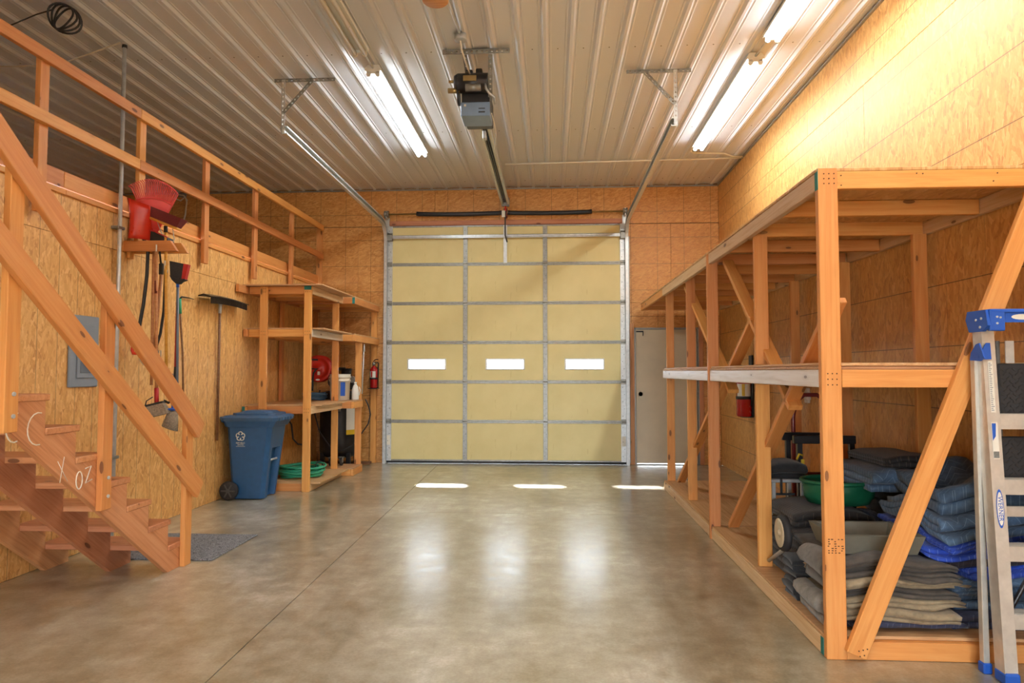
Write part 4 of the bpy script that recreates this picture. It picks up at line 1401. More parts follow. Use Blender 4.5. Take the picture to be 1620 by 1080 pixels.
# ------------------------------------------------------------------ fire extinguishers
def extinguisher(label, c, facing, s=1.0, big=False):
    cx, cy, cz = c
    r = thing('fire_extinguisher', label, 'fire extinguisher', c, 'fire extinguishers')
    R = .058 * s; Hh = .34 * s
    M = frame(c, (1, 0, 0), (0, 1, 0))
    mb = MB(); mb.lathe([(R * .85, 0), (R, .012), (R, Hh * .80), (R * .86, Hh * .90), (R * .45, Hh * .97), (R * .32, Hh), (R * .32, Hh + .02)], M, 22); mb.build('cylinder', MT['red_ext'], r)
    mb = MB(); mb.lathe([(R * .36, Hh + .005), (R * .42, Hh + .02), (R * .42, Hh + .05), (R * .2, Hh + .06)], M, 14)
    mb.build('valve', MT['galv_dark'], r)
    f = V(facing).normalized(); sd = V((0, 0, 1)).cross(f)
    q = V(c) + V((0, 0, Hh + .05))
    mb = MB(); mb.tube([q - f * .02, q + f * .03 + V((0, 0, .01)), q + f * .09 + V((0, 0, .005))], .008, 8); mb.tube([q - f * .01 + V((0, 0, .02)), q + f * .03 + V((0, 0, .045)), q + f * .1 + V((0, 0, .05))], .008, 8); mb.build('lever', MT['black_metal'], r)
    mb = MB(); mb.tube([q - V((0, 0, .02)) + sd * .015, q + sd * (R + .03), V(c) + sd * (R + .025) + V((0, 0, Hh * .6)), V(c) + sd * (R + .012) + V((0, 0, Hh * .25))], .010 * s, 8); mb.build('hose', MT['black'], r)
    # label wrapped on the front half
    a0 = math.atan2(-1, -.3)
    mb = MB(); n_ = 10; zz0, zz1 = Hh * .47, Hh * .76
    vs = []
    for i in range(n_ + 1):
        a = a0 - 1.0 + 2.0 * i / n_
        for zv in (zz0, zz1): vs.append(V(c) + V(((R + .0012) * math.cos(a), (R + .0012) * math.sin(a), zv)))
    mb.raw(vs, [(2 * i, 2 * i + 2, 2 * i + 3, 2 * i + 1) for i in range(n_)], True); lb = mb.build('instruction_label', MT['paper'], r)
    mb = MB(); vs = []
    for i in range(4):
        a = a0 - .25 + .4 * i / 3
        for zv in (zz0 + .004, zz1 - .004): vs.append(V(c) + V(((R + .0022) * math.cos(a), (R + .0022) * math.sin(a), zv)))
    mb.raw(vs, [(2 * i, 2 * i + 2, 2 * i + 3, 2 * i + 1) for i in range(3)], True); mb.build('label_stripe', MT['yellow'] if big else MT['red_ext'], lb)
    mb = MB(); mb.lathe([(R + .001, Hh * .40), (R + .006, Hh * .40), (R + .006, Hh * .47), (R + .001, Hh * .47)], M, 22); mb.build('strap', MT['black'], r)
    return r


e1 = extinguisher('small red fire extinguisher on the post left of the overhead door', (-2.745, 10.415, 1.16), (.8, -.6, 0))
mb = MB(); mb.box(-2.80, -2.69, 10.475, 10.495, 1.15, 1.48, ch=.004); mb.box(-2.82, -2.67, 10.345, 10.49, 1.148, 1.158); mb.build('wall_bracket', MT['black'], e1)
e2 = extinguisher('larger red fire extinguisher with green tag on the right wall', (2.455, 8.92, .84), (-.7, -.7, 0), 1.62, True)
mb = MB(); mb.box(2.535, 2.557, 8.84, 8.98, .84, 1.62, ch=.004); mb.box(2.42, 2.557, 8.86, 8.98, .828, .838); mb.build('wall_bracket', MT['black'], e2)
mb = MB(); mb.prism([(-.05, .0), (.03, .0), (.05, -.09), (-.03, -.05)], 0, .002, frame((2.43, 8.80, 1.43), (1, 0, 0), (0, 0, 1))); mb.build('inspection_tag', MT['lime_tag'], e2)

# ------------------------------------------------------------------ step ladder (folded, leaning on the rack)
ld = thing('step_ladder', 'folded aluminium step ladder with blue top at the right edge', 'ladder', (2.25, 3.32, 0))
lx0, lx1 = 2.032, 2.50
AL = MT['alu']
fy = lambda z: 3.255 + z * .062
for xa in (lx0, lx1 - .058):
    # front rail: a channel open to the inside
    mb = MB()
    n = V((0, 1, .062)).normalized()
    rings = []
    sg = 1 if xa == lx0 else -1
    xb = xa if sg > 0 else xa + .058
    for zz in (.05, 1.62):
        yy = fy(zz)
        pr = [(0, 0), (.058, 0), (.058, .004), (.004, .004), (.004, .066), (.03, .066), (.03, .07), (0, .07)]
        rings.append([V((xb + sg * px_, yy + py_, zz)) for px_, py_ in pr])
    mb.loft(rings, smooth=False)
    fr_o = mb.build('front_rail', AL, ld)
    mb = MB(); zz = .0; mb.box(xb - sg * .004 if sg > 0 else xb - .062, xb + .062 if sg > 0 else xb + .004, fy(0) - .012, fy(0) + .078, .0, .055, ch=.008); mb.build('foot', MT['blue'], ld)
    if sg > 0: rail0 = fr_o
for xa in (lx0 - .018, lx1 - .01):
    board('rear_rail', ld, (xa + .014, 3.395, .03), (xa + .016, 3.405, 1.475), .028, .034, (1, 0, 0), AL, .002)
    mb = MB(); mb.box(xa - .006, xa + .036, 3.37, 3.42, 0, .05, ch=.006); mb.build('foot', MT['blue'], ld)
for zz in (.31, .61, .91, 1.21):
    mb = MB(); y_ = fy(zz)
    mb.box(lx0 + .058, lx1 - .058, y_ + .002, y_ + .085, zz - .004, zz); mb.box(lx0 + .058, lx1 - .058, y_ + .002, y_ + .006, zz - .068, zz - .004)
    for q in range(6): mb.box(lx0 + .058, lx1 - .058, y_ + .012 + q * .011, y_ + .016 + q * .011, zz, zz + .002)
    mb.build('step', AL, ld)
for zz in (.75,):
    board('rear_bar', ld, (lx0 + .03, 3.40, zz), (lx1 - .02, 3.40, zz), .05, .012, (0, 0, 1), AL, .002)
mb = MB()
mb.prism([(3.285, 1.625), (3.30, 1.70), (3.44, 1.70), (3.455, 1.66), (3.43, 1.60), (3.33, 1.60)], lx0 - .012, lx0 + .006, frame((0, 0, 0), (0, 1, 0), (0, 0, 1)))
mb.prism([(3.285, 1.625), (3.30, 1.70), (3.44, 1.70), (3.455, 1.66), (3.43, 1.60), (3.33, 1.60)], lx1 - .006, lx1 + .012, frame((0, 0, 0), (0, 1, 0), (0, 0, 1)))
mb.box(lx0, lx0 + .068, 3.285, 3.31, 1.60, 1.69, ch=.004)
mb.box(lx0, lx1, 3.285, 3.44, 1.684, 1.702, ch=.004)
mb.box(lx0 + .06, lx1, 3.295, 3.305, 1.64, 1.69)
cap_o = mb.build('top_cap', MT['blue'], ld)
mb = MB()
for yy, zz in ((3.33, 1.66), (3.37, 1.655), (3.34, 1.62)): mb.cyl((lx0 - .016, yy, zz), (lx0 - .011, yy, zz), .006, n=8)
mb.cyl((lx0 + .03, 3.281, 1.665), (lx0 + .03, 3.286, 1.665), .005, n=8); mb.cyl((lx0 + .045, 3.281, 1.662), (lx0 + .045, 3.286, 1.662), .005, n=8); mb.cyl((lx0 + .03, 3.281, 1.635), (lx0 + .03, 3.286, 1.635), .005, n=8)
mb.build('cap_rivet', MT['galv'], cap_o)
el = [(.05 * math.cos(2 * PI * i / 20), .013 * math.sin(2 * PI * i / 20)) for i in range(20)]
mb = MB(); mb.prism(el, 0, .001, frame((lx0 + .15, 3.2945, 1.665), (1, 0, 0), (0, 0, 1))); mb.build('oval_badge', MT['paper'], cap_o)
mb = MB(); mb.prism([(3.30, 1.475), (3.335, 1.545), (3.36, 1.54), (3.40, 1.50), (3.41, 1.465), (3.33, 1.46)], lx0 - .024, lx0 - .018, frame((0, 0, 0), (0, 1, 0), (0, 0, 1)))
mb.prism([(-.022, 0), (-.022, .02), (.012, .078), (.03, .078), (.034, .0)], 0, .004, frame((lx0 - .002, fy(1.47) - .006, 1.468), (1, 0, 0), (0, 0, 1)))
mb.build('spreader_plate', MT['blue'], ld)
# lettering on the front rail
FM = lambda z_, off=.0012: frame((lx0 + .029, fy(z_) - off, z_), (0, -.062, -1), (1, 0, 0))
el = [(.088 * math.cos(2 * PI * i / 28), .0165 * math.sin(2 * PI * i / 28)) for i in range(28)]
mb = MB(); mb.prism(el, 0, .001, FM(.78)); mb.build('oval_badge', MT['blue'], rail0)
el2 = [(.076 * math.cos(2 * PI * i / 28), .0135 * math.sin(2 * PI * i / 28)) for i in range(28)]
mb = MB(); mb.prism(el2, 0, .0006, FM(.78, .0024)); mb.build('oval_badge', MT['paper'], rail0)
text('lettering', 'WERNER', .028, FM(.78, .0032), MT['blue'], rail0)
mb = MB(); mb.prism([(-.12, -.011), (.12, -.011), (.12, .011), (-.12, .011)], 0, .001, FM(1.34)); stk = mb.build('warning_sticker', MT['paper'], rail0)
mb = MB()
random.seed(8)
for q in range(26): mb.box(-.112 + q * .0088, -.109 + q * .0088, -.008, -.008 + .015 * random.uniform(.5, 1), .0011, .0016, FM(1.34))
o = mb.build('sticker_print', MT['grey_dark'], stk); o['kind'] = 'stuff'
mb = MB(); mb.prism([(-.085, -.014), (.085, -.014), (.085, .014), (-.085, .014)], 0, .001, FM(1.09)); stk = mb.build('product_sticker', MT['paper'], rail0)
mb = MB(); mb.prism([(-.08, -.012), (-.0, -.012), (-.02, .002), (-.08, .006)], .0012, .0018, FM(1.09)); mb.build('sticker_print', MT['blue'], stk)
mb = MB()
for q in range(9): mb.box(.05, .08, -.012 + q * .0028, -.012 + q * .0028 + .0016, .0012, .0018, FM(1.09))
o = mb.build('barcode', MT['black'], stk); o['kind'] = 'stuff'

# black tread step stool behind the ladder
stl = thing('step_stool', 'folded step stool with black diamond tread plates behind the ladder', 'step stool', (2.33, 3.43, 0))
for za, zb in ((1.20, 1.45), (.86, 1.10)):
    mb = MB(); mb.box(2.15, 2.48, 3.425, 3.44, za, zb, ch=.006); tp = mb.build('tread_plate', MT['rubber'], stl)
    mb = MB(); r_ = 0
    zz = za + .02
    while zz < zb - .015:
        xx = 2.165 + (.014 if r_ % 2 else 0)
        while xx < 2.47:
            a_ = .6 if (r_ + int((xx - 2.165) / .028)) % 2 else -.6
            M_ = frame((xx, 3.4245, zz), (math.cos(a_), 0, math.sin(a_)), (-math.sin(a_), 0, math.cos(a_)))
            mb.box(-.010, .010, -.003, .003, -.0012, .0012, M_)
            xx += .028
        zz += .02; r_ += 1
    o = mb.build('tread_lug', MT['black'], tp); o['kind'] = 'stuff'
for xx in (2.165, 2.465):
    mb = MB(); mb.tube([(xx, 3.448, .012), (xx, 3.452, 1.56)], .010, 8); mb.build('side_rail', MT['galv_dark'], stl)
mb = MB(); mb.tube([(2.155, 3.44, .02), (2.16, 3.435, .25), (2.25, 3.43, .42), (2.45, 3.43, .60)], .011, 8); mb.build('folding_leg', MT['black_metal'], stl)
mb = MB(); mb.box(2.195, 2.235, 3.44, 3.446, 1.452, 1.56); mb.build('hinge_plate', MT['galv'], stl)

# ------------------------------------------------------------------ left shelving
sh = thing('shelf_unit', 'tall lumber shelf unit against the left wall behind the blue bin', 'shelf', (-3.25, 8.55, 0), 'left lumber shelving')
sx0, sx1, sy0, sy1 = XL + .015, -2.85, 7.93, 9.17
lv = [(.001, .089), (.911, 1.0), (1.828, 1.917), (2.341, 2.430)]
for i, (z0, z1) in enumerate(lv):
    bb('front_rail', sh, sx0 + .04, sx1 - .04 if i else sx1 - .09, sy0 + .038, sy0 + .076, z0, z1, LUM)
    bb('back_rail', sh, sx0 + .04, sx1 - .04, sy1 - .04, sy1 - .002, z0, z1, LUM)
    bb('side_rail', sh, sx1 - .038, sx1, sy0 + .04, sy1 - .002, z0, z1, MT['lumber_glare'] if i == 2 else MT['lumber_pale'])
    bb('wall_rail', sh, sx0, sx0 + .038, 7.70 if i == 3 else sy0 - .02, sy1 - .002, z0, z1, LUM)
    for y in (8.35, 8.75): bb('joist', sh, sx0 + .04, sx1 - .04, y - .019, y + .019, z0, z1, LUM)
for z_, xa, ya, yb in ((.0905, -2.735, 7.975, 9.10), (1.0015, -2.765, 7.975, 9.12), (1.9185, -2.715, 7.975, 9.12), (2.4315, -2.70, 7.87, 9.12)):
    cut = [(sx0, ya), (xa, ya + (.12 if z_ in (1.0015,) else 0)), (xa, yb), (sx0, yb)]
    mb = MB(); mb.prism(cut, z_, z_ + .016); mb.build('shelf_board', MT['ply'], sh)
bb('post', sh, -3.476, -3.387, sy0, sy0 + .037, 0, 2.430, LUM)
bb('post', sh, -2.939, -2.850, sy0, sy0 + .037, 0, 2.430, LUM)
for a, b in ((.107, .910), (1.018, 1.827), (1.935, 2.340)):
    bb('post', sh, -2.975, -2.890, 9.088, 9.127, a, b, LUM)
    bb('wall_post', sh, sx0 + .001, sx0 + .039, 8.98, 9.069, a, b, LUM)
mb = MB(); mb.box(-2.9385, -2.8505, sy0 - .0012, sy0 + .0005, 2.385, 2.4305); mb.build('end_paint', MT['teal'], sh)
mb = MB(); mb.box(sx0 + .002, sx0 + .036, sy0 - .0215, sy0 - .0195, .912, .999); mb.build('end_paint', MT['teal'], sh)
mb = MB()
for x_ in (-3.455, -3.43, -3.41, -2.92, -2.895, -2.87):
    for z_ in (2.36, 2.40, 1.85, 1.89, .93, .97): mb.cyl((x_, sy0 - .0018, z_), (x_, sy0, z_), .004, n=6)
o = mb.build('nail_heads', MT['stamp'], sh); o['kind'] = 'stuff'

s2 = thing('shelf_unit', 'deeper lumber shelf unit in the corner beside the overhead door', 'shelf', (-3.2, 9.9, 0), 'left lumber shelving')
ux1 = -2.69
for i, (z0, z1) in enumerate(lv):
    ye = YB - .045 if i >= 2 else 9.62
    bb('front_rail', s2, sx0 + .04, ux1 - .04, 9.178, 9.216, z0, z1, LUM)
    bb('side_rail', s2, ux1 - .038, ux1, 9.178, ye, z0, z1, LUM)
    bb('wall_rail', s2, sx0, sx0 + .038, 9.178, ye, z0, z1, LUM)
    bb('back_rail', s2, sx0 + .04, ux1 - .04, ye - .04, ye - .002, z0, z1, LUM)
    if i >= 2:
        for y in (9.62, 10.05): bb('joist', s2, sx0 + .04, ux1 - .04, y - .019, y + .019, z0, z1, LUM)
    mb = MB(); mb.box(sx0, ux1 - .004, 9.18, ye, z1 + .001, z1 + .016); mb.build('shelf_board', MT['ply'], s2)
for a, b in ((.106, .910), (1.017, 1.827)):
    bb('post', s2, -2.790, -2.701, 9.560, 9.597, a, b, LUM)
bb('wall_post', s2, -2.819, -2.73, YB - .04, YB - .001, 0, 2.340, LUM)
bb('wall_post', s2, -3.40, -3.311, YB - .04, YB - .001, 0, 2.340, LUM)
mb = MB(); mb.box(ux1 - .037, ux1 - .001, 9.1765, 9.1785, 2.342, 2.429); mb.build('end_paint', MT['teal'], s2)

# ------------------------------------------------------------------ recycling bin
bn = thing('recycling_bin', 'blue wheeled recycling bin beside the shelf unit', 'bin', (-3.38, 7.6, 0))


def bin_ring(z, xa, xb, ya, yb, notch, c=.04):
    ym0, ym1 = ya + .10, yb - .08
    p = [(xa + c, ya), (xb - c, ya), (xb, ya + c), (xb, ym0), (xb - notch, ym0 + .01), (xb - notch, ym1 - .01), (xb, ym1), (xb, yb - c), (xb - c, yb), (xa + c, yb), (xa, yb - c), (xa, ya + c)]
    return [V((x, y, z)) for x, y in p]


rg = []
for z_, nt in ((.012, .05), (.05, .07), (.30, .07), (.545, .06), (.56, .004), (.70, .002), (.84, .002)):
    f = z_ / .84
    rg.append(bin_ring(z_, -3.545 - .05 * f, -3.185 + .10 * f, 7.42 - .045 * f, 7.80 + .04 * f, nt))
mb = MB(); mb.loft(rg, smooth=False)
body = mb.build('body', MT['bin_blue'], bn)
mb = MB(); mb.loft([bin_ring(.80, -3.61, -3.07, 7.36, 7.855, .001), bin_ring(.865, -3.635, -3.035, 7.345, 7.87, .001)], smooth=False); mb.build('rim', MT['bin_blue'], bn)
mb = MB(); mb.loft([bin_ring(.866, -3.645, -3.015, 7.335, 7.88, .001), bin_ring(.905, -3.65, -3.005, 7.33, 7.885, .001), bin_ring(.925, -3.62, -3.03, 7.36, 7.855, .001)], smooth=False)
mb.loft([bin_ring(.925, -3.56, -3.07, 7.40, 7.82, .001, .06), bin_ring(.950, -3.555, -3.075, 7.405, 7.815, .001, .06), bin_ring(.952, -3.50, -3.12, 7.45, 7.77, .001, .06), bin_ring(.972, -3.47, -3.15, 7.47, 7.75, .001, .06)], smooth=False)
lid = mb.build('lid', MT['bin_lid'], bn)
for k in range(5):
    mb = MB(); mb.box(-3.022, -3.002, 7.42 + k * .085, 7.455 + k * .085, .868, .90, ch=.004); mb.build('lid_rib', MT['bin_lid'], lid)
mb = MB(); mb.tube([(-3.62, 7.36, .86), (-3.655, 7.38, .90), (-3.655, 7.60, .905), (-3.655, 7.82, .90), (-3.62, 7.85, .86)], .014, 10); mb.build('handle', MT['bin_blue'], bn)
mb = MB(); mb.cyl((-3.165, 7.515, .42), (-3.165, 7.735, .42), .012, n=10); mb.build('catch_bar', MT['galv'], body)
for yy in (7.345, 7.825):
    w = MB(); Mw = frame((-3.545, yy + .045, .105), (1, 0, 0), (0, 0, 1))
    w.lathe([(.03, 0), (.09, 0), (.103, .008), (.105, .02), (.103, .036), (.09, .045), (.03, .045)], Mw, 26)
    wh = w.build('wheel', MT['rubber'], bn)
    w = MB()
    for k in range(6):
        a = 2 * PI * k / 6
        w.box(.0, .078, -.008, .008, .042, .049, Mw @ MX.Rotation(a, 4, 'Z'))
    w.cyl(Mw @ V((0, 0, .03)), Mw @ V((0, 0, .054)), .022, n=12)
    w.build('spokes', MT['wheel_grey'], wh)
mb = MB(); mb.cyl((-3.545, 7.35, .105), (-3.545, 7.86, .105), .010, n=8); mb.build('axle', MT['galv_dark'], bn)
# emblem: five-pointed looped star, with lettering below
tilt = .045 / .84
FB = lambda x_, z_: frame((x_, 7.42 - tilt * z_ - .0025, z_), (1, 0, 0), (0, -tilt, 1))
mb = MB()
Me = FB(-3.43, .70)
pts = []
for i in range(60):
    a = 2 * PI * i / 60
    r_ = .036 + .014 * math.cos(5 * a)
    aa = a + .33 * math.sin(5 * a)
    pts.append(Me @ V((r_ * math.sin(aa), r_ * math.cos(aa), 0)))
mb.tube(pts, .0055, 6, closed=True)
mb.build('emblem', MT['paper'], body)
text('lettering', 'REPUBLIC', .024, FB(-3.43, .625), MT['paper'], body)
text('lettering', 'SERVICES', .017, FB(-3.43, .605), MT['paper'], body)
mb = MB(); mb.box(-.05, .05, -.0015, .0015, 0, .001, FB(-3.43, .588)); mb.build('lettering_line', MT['paper'], body)
mb = MB(); mb.tube([(-3.06, 7.99, .80), (-3.03, 8.02, .80), (-2.99, 8.02, .74), (-2.98, 8.06, .55), (-2.94, 8.12, .48), (-2.90, 8.16, .47)], .011, 8)
mb.v = [p + V((-.33, .55, 0)) for p in mb.v]
tag(mb.build('power_cord', MT['black']), 'black power cord hanging at the shelf unit behind the bin', 'cord')

# ------------------------------------------------------------------ things on the left shelves
hs = thing('garden_hose', 'coiled green garden hose on the lowest shelf beside the bin', 'hose', (-3.14, 8.42, .107))
random.seed(21)
for k in range(11):
    r_ = .215 + .075 * random.random(); zz = .119 + .012 * k + random.random() * .006
    ph = random.random() * 6; ex = random.uniform(-.02, .02)
    mb = MB(); mb.tube([(-3.13 + ex + 1.05 * r_ * math.cos(a), 8.42 + r_ * math.sin(a) * .95, zz + .012 * math.sin(2 * a + ph)) for a in [2 * PI * i / 28 for i in range(28)]], .0115, 8, closed=True)
    mb.build('hose_loop', MT['hose_green'], hs)
for a in (-1.0, .9):
    p = V((-3.13 + .26 * math.cos(a), 8.42 + .25 * math.sin(a), .19))
    mb = MB(); mb.tube([p + V((math.cos(a) * .055 * math.cos(t), math.sin(a) * .055 * math.cos(t), .082 * math.sin(t))) for t in [2 * PI * i / 14 for i in range(14)]], .008, 6, closed=True); mb.build('tie', MT['black'], hs)

cp = thing('air_compressor', 'black upright air compressor tank on a skid in the corner', 'compressor', (-3.15, 9.98, 0))
C0 = (-3.14, 10.0)
Mc = MX.Translation(V((C0[0], C0[1], 0)))
R = .29
mb = MB(); mb.lathe([(0, .14), (.12, .145), (.22, .17), (.275, .21), (R, .26), (R, 1.02), (.275, 1.07), (.22, 1.115), (.12, 1.14), (0, 1.145)], Mc, 32); tk = mb.build('tank', MT['black_metal'], cp)
mb = MB(); vs = []
for i in range(5):
    a = -PI / 2 + .62 + .12 * i
    for zv in (.52, .99): vs.append(V((C0[0] + (R + .002) * math.cos(a), C0[1] + (R + .002) * math.sin(a), zv)))
mb.raw(vs, [(2 * i, 2 * i + 2, 2 * i + 3, 2 * i + 1) for i in range(4)], True); dc = mb.build('decal', MT['paper'], tk)
mb = MB(); vs = []
for i in range(5):
    a = -PI / 2 + .62 + .12 * i
    for zv in (.50, .57): vs.append(V((C0[0] + (R + .0035) * math.cos(a), C0[1] + (R + .0035) * math.sin(a), zv)))
mb.raw(vs, [(2 * i, 2 * i + 2, 2 * i + 3, 2 * i + 1) for i in range(4)], True); mb.build('decal_stripe', MT['yellow'], dc)
mb = MB(); mb.box(C0[0] - .02, C0[0] + .1, C0[1] - R - .004, C0[1] - R + .01, .84, .90); mb.build('rating_plate', MT['silver_grey'], tk)
mb = MB(); mb.box(C0[0] + .02, C0[0] + .22, C0[1] - .12, C0[1] + .12, 1.15, 1.34, ch=.02); mb.cyl((C0[0] + .12, C0[1] - .1, 1.34), (C0[0] + .12, C0[1] - .1, 1.46), .07, n=16)
for k in range(6): mb.cyl((C0[0] + .12, C0[1] - .1, 1.36 + k * .018), (C0[0] + .12, C0[1] - .1, 1.368 + k * .018), .085, n=16)
mb.build('pump', MT['opener_black'], cp)
mb = MB(); mb.cyl((C0[0] - .05, C0[1] - .13, 1.27), (C0[0] - .05, C0[1] + .14, 1.27), .1, n=18); mb.build('motor', MT['black_metal'], cp)
mb = MB(); mb.cyl((C0[0] + .22, C0[1] - .14, 1.30), (C0[0] + .22, C0[1] - .17, 1.30), .05, n=16); mb.build('gauge', MT['silver_grey'], cp)
for a in (PI * .25, PI * .75, PI * 1.25, PI * 1.75):
    px_, py_ = C0[0] + .27 * math.cos(a), C0[1] + .27 * math.sin(a)
    mb = MB(); mb.box(px_ - .03, px_ + .03, py_ - .03, py_ + .03, .056, .24, ch=.004); mb.build('leg', MT['black_metal'], cp)
for k, yy in enumerate((9.74, 10.26)):
    bb('skid_board', cp, C0[0] - .36, C0[0] + .40, yy - .045, yy + .045, .016, .054, MT['handle_dark'])
mb = MB(); mb.tube([(-3.33, 9.66, 1.15), (-3.40, 9.66, .80), (-3.32, 9.64, .55), (-3.15, 9.64, .32), (-2.98, 9.64, .29), (-2.85, 9.66, .36), (-2.76, 9.70, .48), (-2.64, 9.72, .66), (-2.60, 9.70, .80), (-2.625, 9.67, .93), (-2.66, 9.64, 1.02)], .009, 8); mb.build('air_hose', MT['rubber'], cp)
for x_, y_ in ((-3.06, 9.36), (-2.93, 9.42), (-3.45, 9.42)):
    cs2 = thing('caster', {-3.06: 'swivel caster lying left of the shelf post on the bottom shelf', -2.93: 'swivel caster lying under the air compressor by the corner post', -3.45: 'swivel caster lying behind the coiled garden hose'}[x_], 'caster', (x_, y_, .107), 'loose casters')
    mb = MB(); mb.lathe([(.015, 0), (.045, 0), (.05, .006), (.05, .026), (.045, .032), (.015, .032)], frame((x_ - .016, y_, .157), (0, 1, 0), (0, 0, 1)), 18); mb.build('wheel', MT['rubber'], cs2)
    mb = MB(); mb.box(x_ - .022, x_ - .018, y_ - .03, y_ + .02, .15, .222); mb.box(x_ + .018, x_ + .022, y_ - .03, y_ + .02, .15, .222); mb.box(x_ - .035, x_ + .035, y_ - .04, y_ + .03, .222, .228); mb.build('fork', MT['galv_dark'], cs2)

rl2 = thing('hose_reel', 'round red hose reel hanging above the blue hose coil', 'hose reel', (-3.30, 9.40, 1.26))
Mr = frame((-3.255, 9.36, 1.455), (1, 0, 0), (0, 0, 1))
mb = MB(); mb.lathe([(0, .012), (.05, .012), (.055, .004), (.135, .004), (.14, .010), (.175, .010), (.187, .004), (.187, -.006), (.17, -.004), (0, -.004)], Mr, 36); mb.build('front_disc', MT['reel_red'], rl2)
mb = MB(); mb.lathe([(0, -.10), (.187, -.10), (.187, -.09), (.06, -.09), (.06, -.004)], Mr, 36); mb.build('back_disc', MT['reel_red'], rl2)
mb = MB(); mb.box(-3.28, -3.23, 9.46, YB - .002, 1.43, 1.48, ch=.004); mb.build('wall_arm', MT['black_metal'], rl2)
mb = MB(); mb.tube([Mr @ V(p) for p in ((-.13, .12, .02), (-.06, .125, .025), (0, .12, .02))], .012, 8); mb.tube([Mr @ V(p) for p in ((-.13, -.0, .02), (-.02, -.005, .03), (0, -.005, .02))], .008, 8)
mb.tube([Mr @ V(p) for p in ((-.02, -.01, .025), (-.05, -.06, .04), (-.06, -.15, .045), (-.06, -.24, .04), (-.065, -.31, .04))], .012, 8); mb.build('lead_hose', MT['rubber'], rl2)
mb = MB(); mb.box(-.005, .03, -.09, -.04, .011, .0125, Mr); mb.build('sticker', MT['paper'], rl2)
mb = MB(); mb.prism([(.03 * math.cos(t), .012 * math.sin(t)) for t in [2 * PI * i / 16 for i in range(16)]], .011, .0125, Mr @ MX.Translation(V((0, -.155, 0)))); mb.build('sticker', MT['paper'], rl2)
bh = thing('air_hose_coil', 'coil of blue grey air hose on the shelf below the red reel', 'hose', (-3.28, 9.36, 1.017))
for k in range(7):
    mb = MB(); r_ = .12 + .012 * (k % 3)
    mb.tube([(-3.30 + r_ * 1.15 * math.cos(a), 9.38 + r_ * .9 * math.sin(a), 1.028 + .014 * k + .006 * math.sin(3 * a + k)) for a in [2 * PI * i / 24 for i in range(24)]], .009, 7, closed=True); mb.build('hose_loop', MT['hose_blue'], bh)

bk = thing('bucket', 'white plastic bucket standing behind the shelf post', 'bucket', (-2.955, 9.385, 1.017))
Mb = MX.Translation(V((-2.955, 9.40, 1.017)))
mb = MB(); mb.lathe([(.125, 0), (.13, .004), (.138, .26), (.147, .262), (.147, .275), (.14, .277), (.142, .31), (.152, .312), (.152, .326), (.143, .328), (.145, .36), (.139, .36), (.128, .02), (0, .02)], Mb, 32); bo_ = mb.build('shell', MT['ivory'], bk)
mb = MB(); mb.tube([(-2.955 + .155 * math.cos(a), 9.40 - .03 - .10 * math.sin(a) * .3, 1.017 + .318 - .10 * math.sin(a)) for a in [PI * i / 14 for i in range(15)]], .003, 6); mb.build('bail', MT['galv'], bk)
mb = MB(); vs = []
for i in range(5):
    a = -PI / 2 + .35 + .12 * i
    for zv in (.06, .25): vs.append(Mb @ V(((.1335 + .03 * zv) * math.cos(a), (.1335 + .03 * zv) * math.sin(a), zv)))
mb.raw(vs, [(2 * i, 2 * i + 2, 2 * i + 3, 2 * i + 1) for i in range(4)], True); mb.build('blue_label', MT['blue'], bk)
jg = thing('jug', 'small white plastic jug beside the bucket on the shelf', 'jug', (-2.77, 9.49, 1.017))
mb = MB(); mb.lathe([(.045, 0), (.05, .01), (.05, .13), (.035, .19), (.018, .215), (.018, .23)], MX.Translation(V((-2.755, 9.46, 1.017))), 16); mb.build('bottle', MT['white'], jg)
mb = MB(); mb.lathe([(.021, .225), (.021, .25), (0, .252)], MX.Translation(V((-2.755, 9.46, 1.017))), 14); mb.build('cap', MT['white'], jg)
mb = MB(); mb.tube([(-2.70, 9.46, 1.20), (-2.685, 9.46, 1.15), (-2.70, 9.46, 1.08)], .007, 6); mb.build('grip', MT['white'], jg)

pb = thing('pry_bar', 'slim chrome bar hung on the corner shelf post', 'bar', (-2.66, 9.54, 1.08))
mb = MB(); mb.tube([(-2.66, 9.552, 1.78), (-2.665, 9.552, 1.72), (-2.672, 9.552, 1.5), (-2.685, 9.552, 1.10)], .009, 8); mb.build('shank', MT['galv'], pb)
mb = MB(); mb.cyl((-2.659, 9.552, 1.70), (-2.659, 9.552, 1.80), .014, .006, n=10); mb.build('head', MT['galv'], pb)

# ------------------------------------------------------------------ wall rake
wr = thing('landscape_rake', 'long landscape rake hung head up on the left wall', 'rake', (-3.64, 7.3, .66))
mb = MB(); mb.cyl((-3.655, 7.30, .66), (-3.635, 7.27, 2.09), .0145, n=10); mb.build('handle', MT['handle_dark'], wr)
mb = MB(); mb.cyl((-3.635, 7.27, 2.05), (-3.63, 7.27, 2.16), .018, n=10); mb.box(-3.64, -3.62, 7.245, 7.295, 2.14, 2.20); mb.build('ferrule', MT['galv'], wr)
mb = MB()
mb.loft([[V((-3.655, y, 2.19 + .03 - .09 * (y - 7.27) ** 2)), V((-3.60, y, 2.205 + .03 - .09 * (y - 7.27) ** 2)), V((-3.52, y, 2.18 + .03 - .09 * (y - 7.27) ** 2)), V((-3.52, y, 2.172 + .03 - .09 * (y - 7.27) ** 2)), V((-3.60, y, 2.195 + .03 - .09 * (y - 7.27) ** 2)), V((-3.655, y, 2.18 + .03 - .09 * (y - 7.27) ** 2))] for y in [6.84 + .09 * i for i in range(11)]], smooth=False)
mb.build('head', MT['black_metal'], wr)
mb = MB()
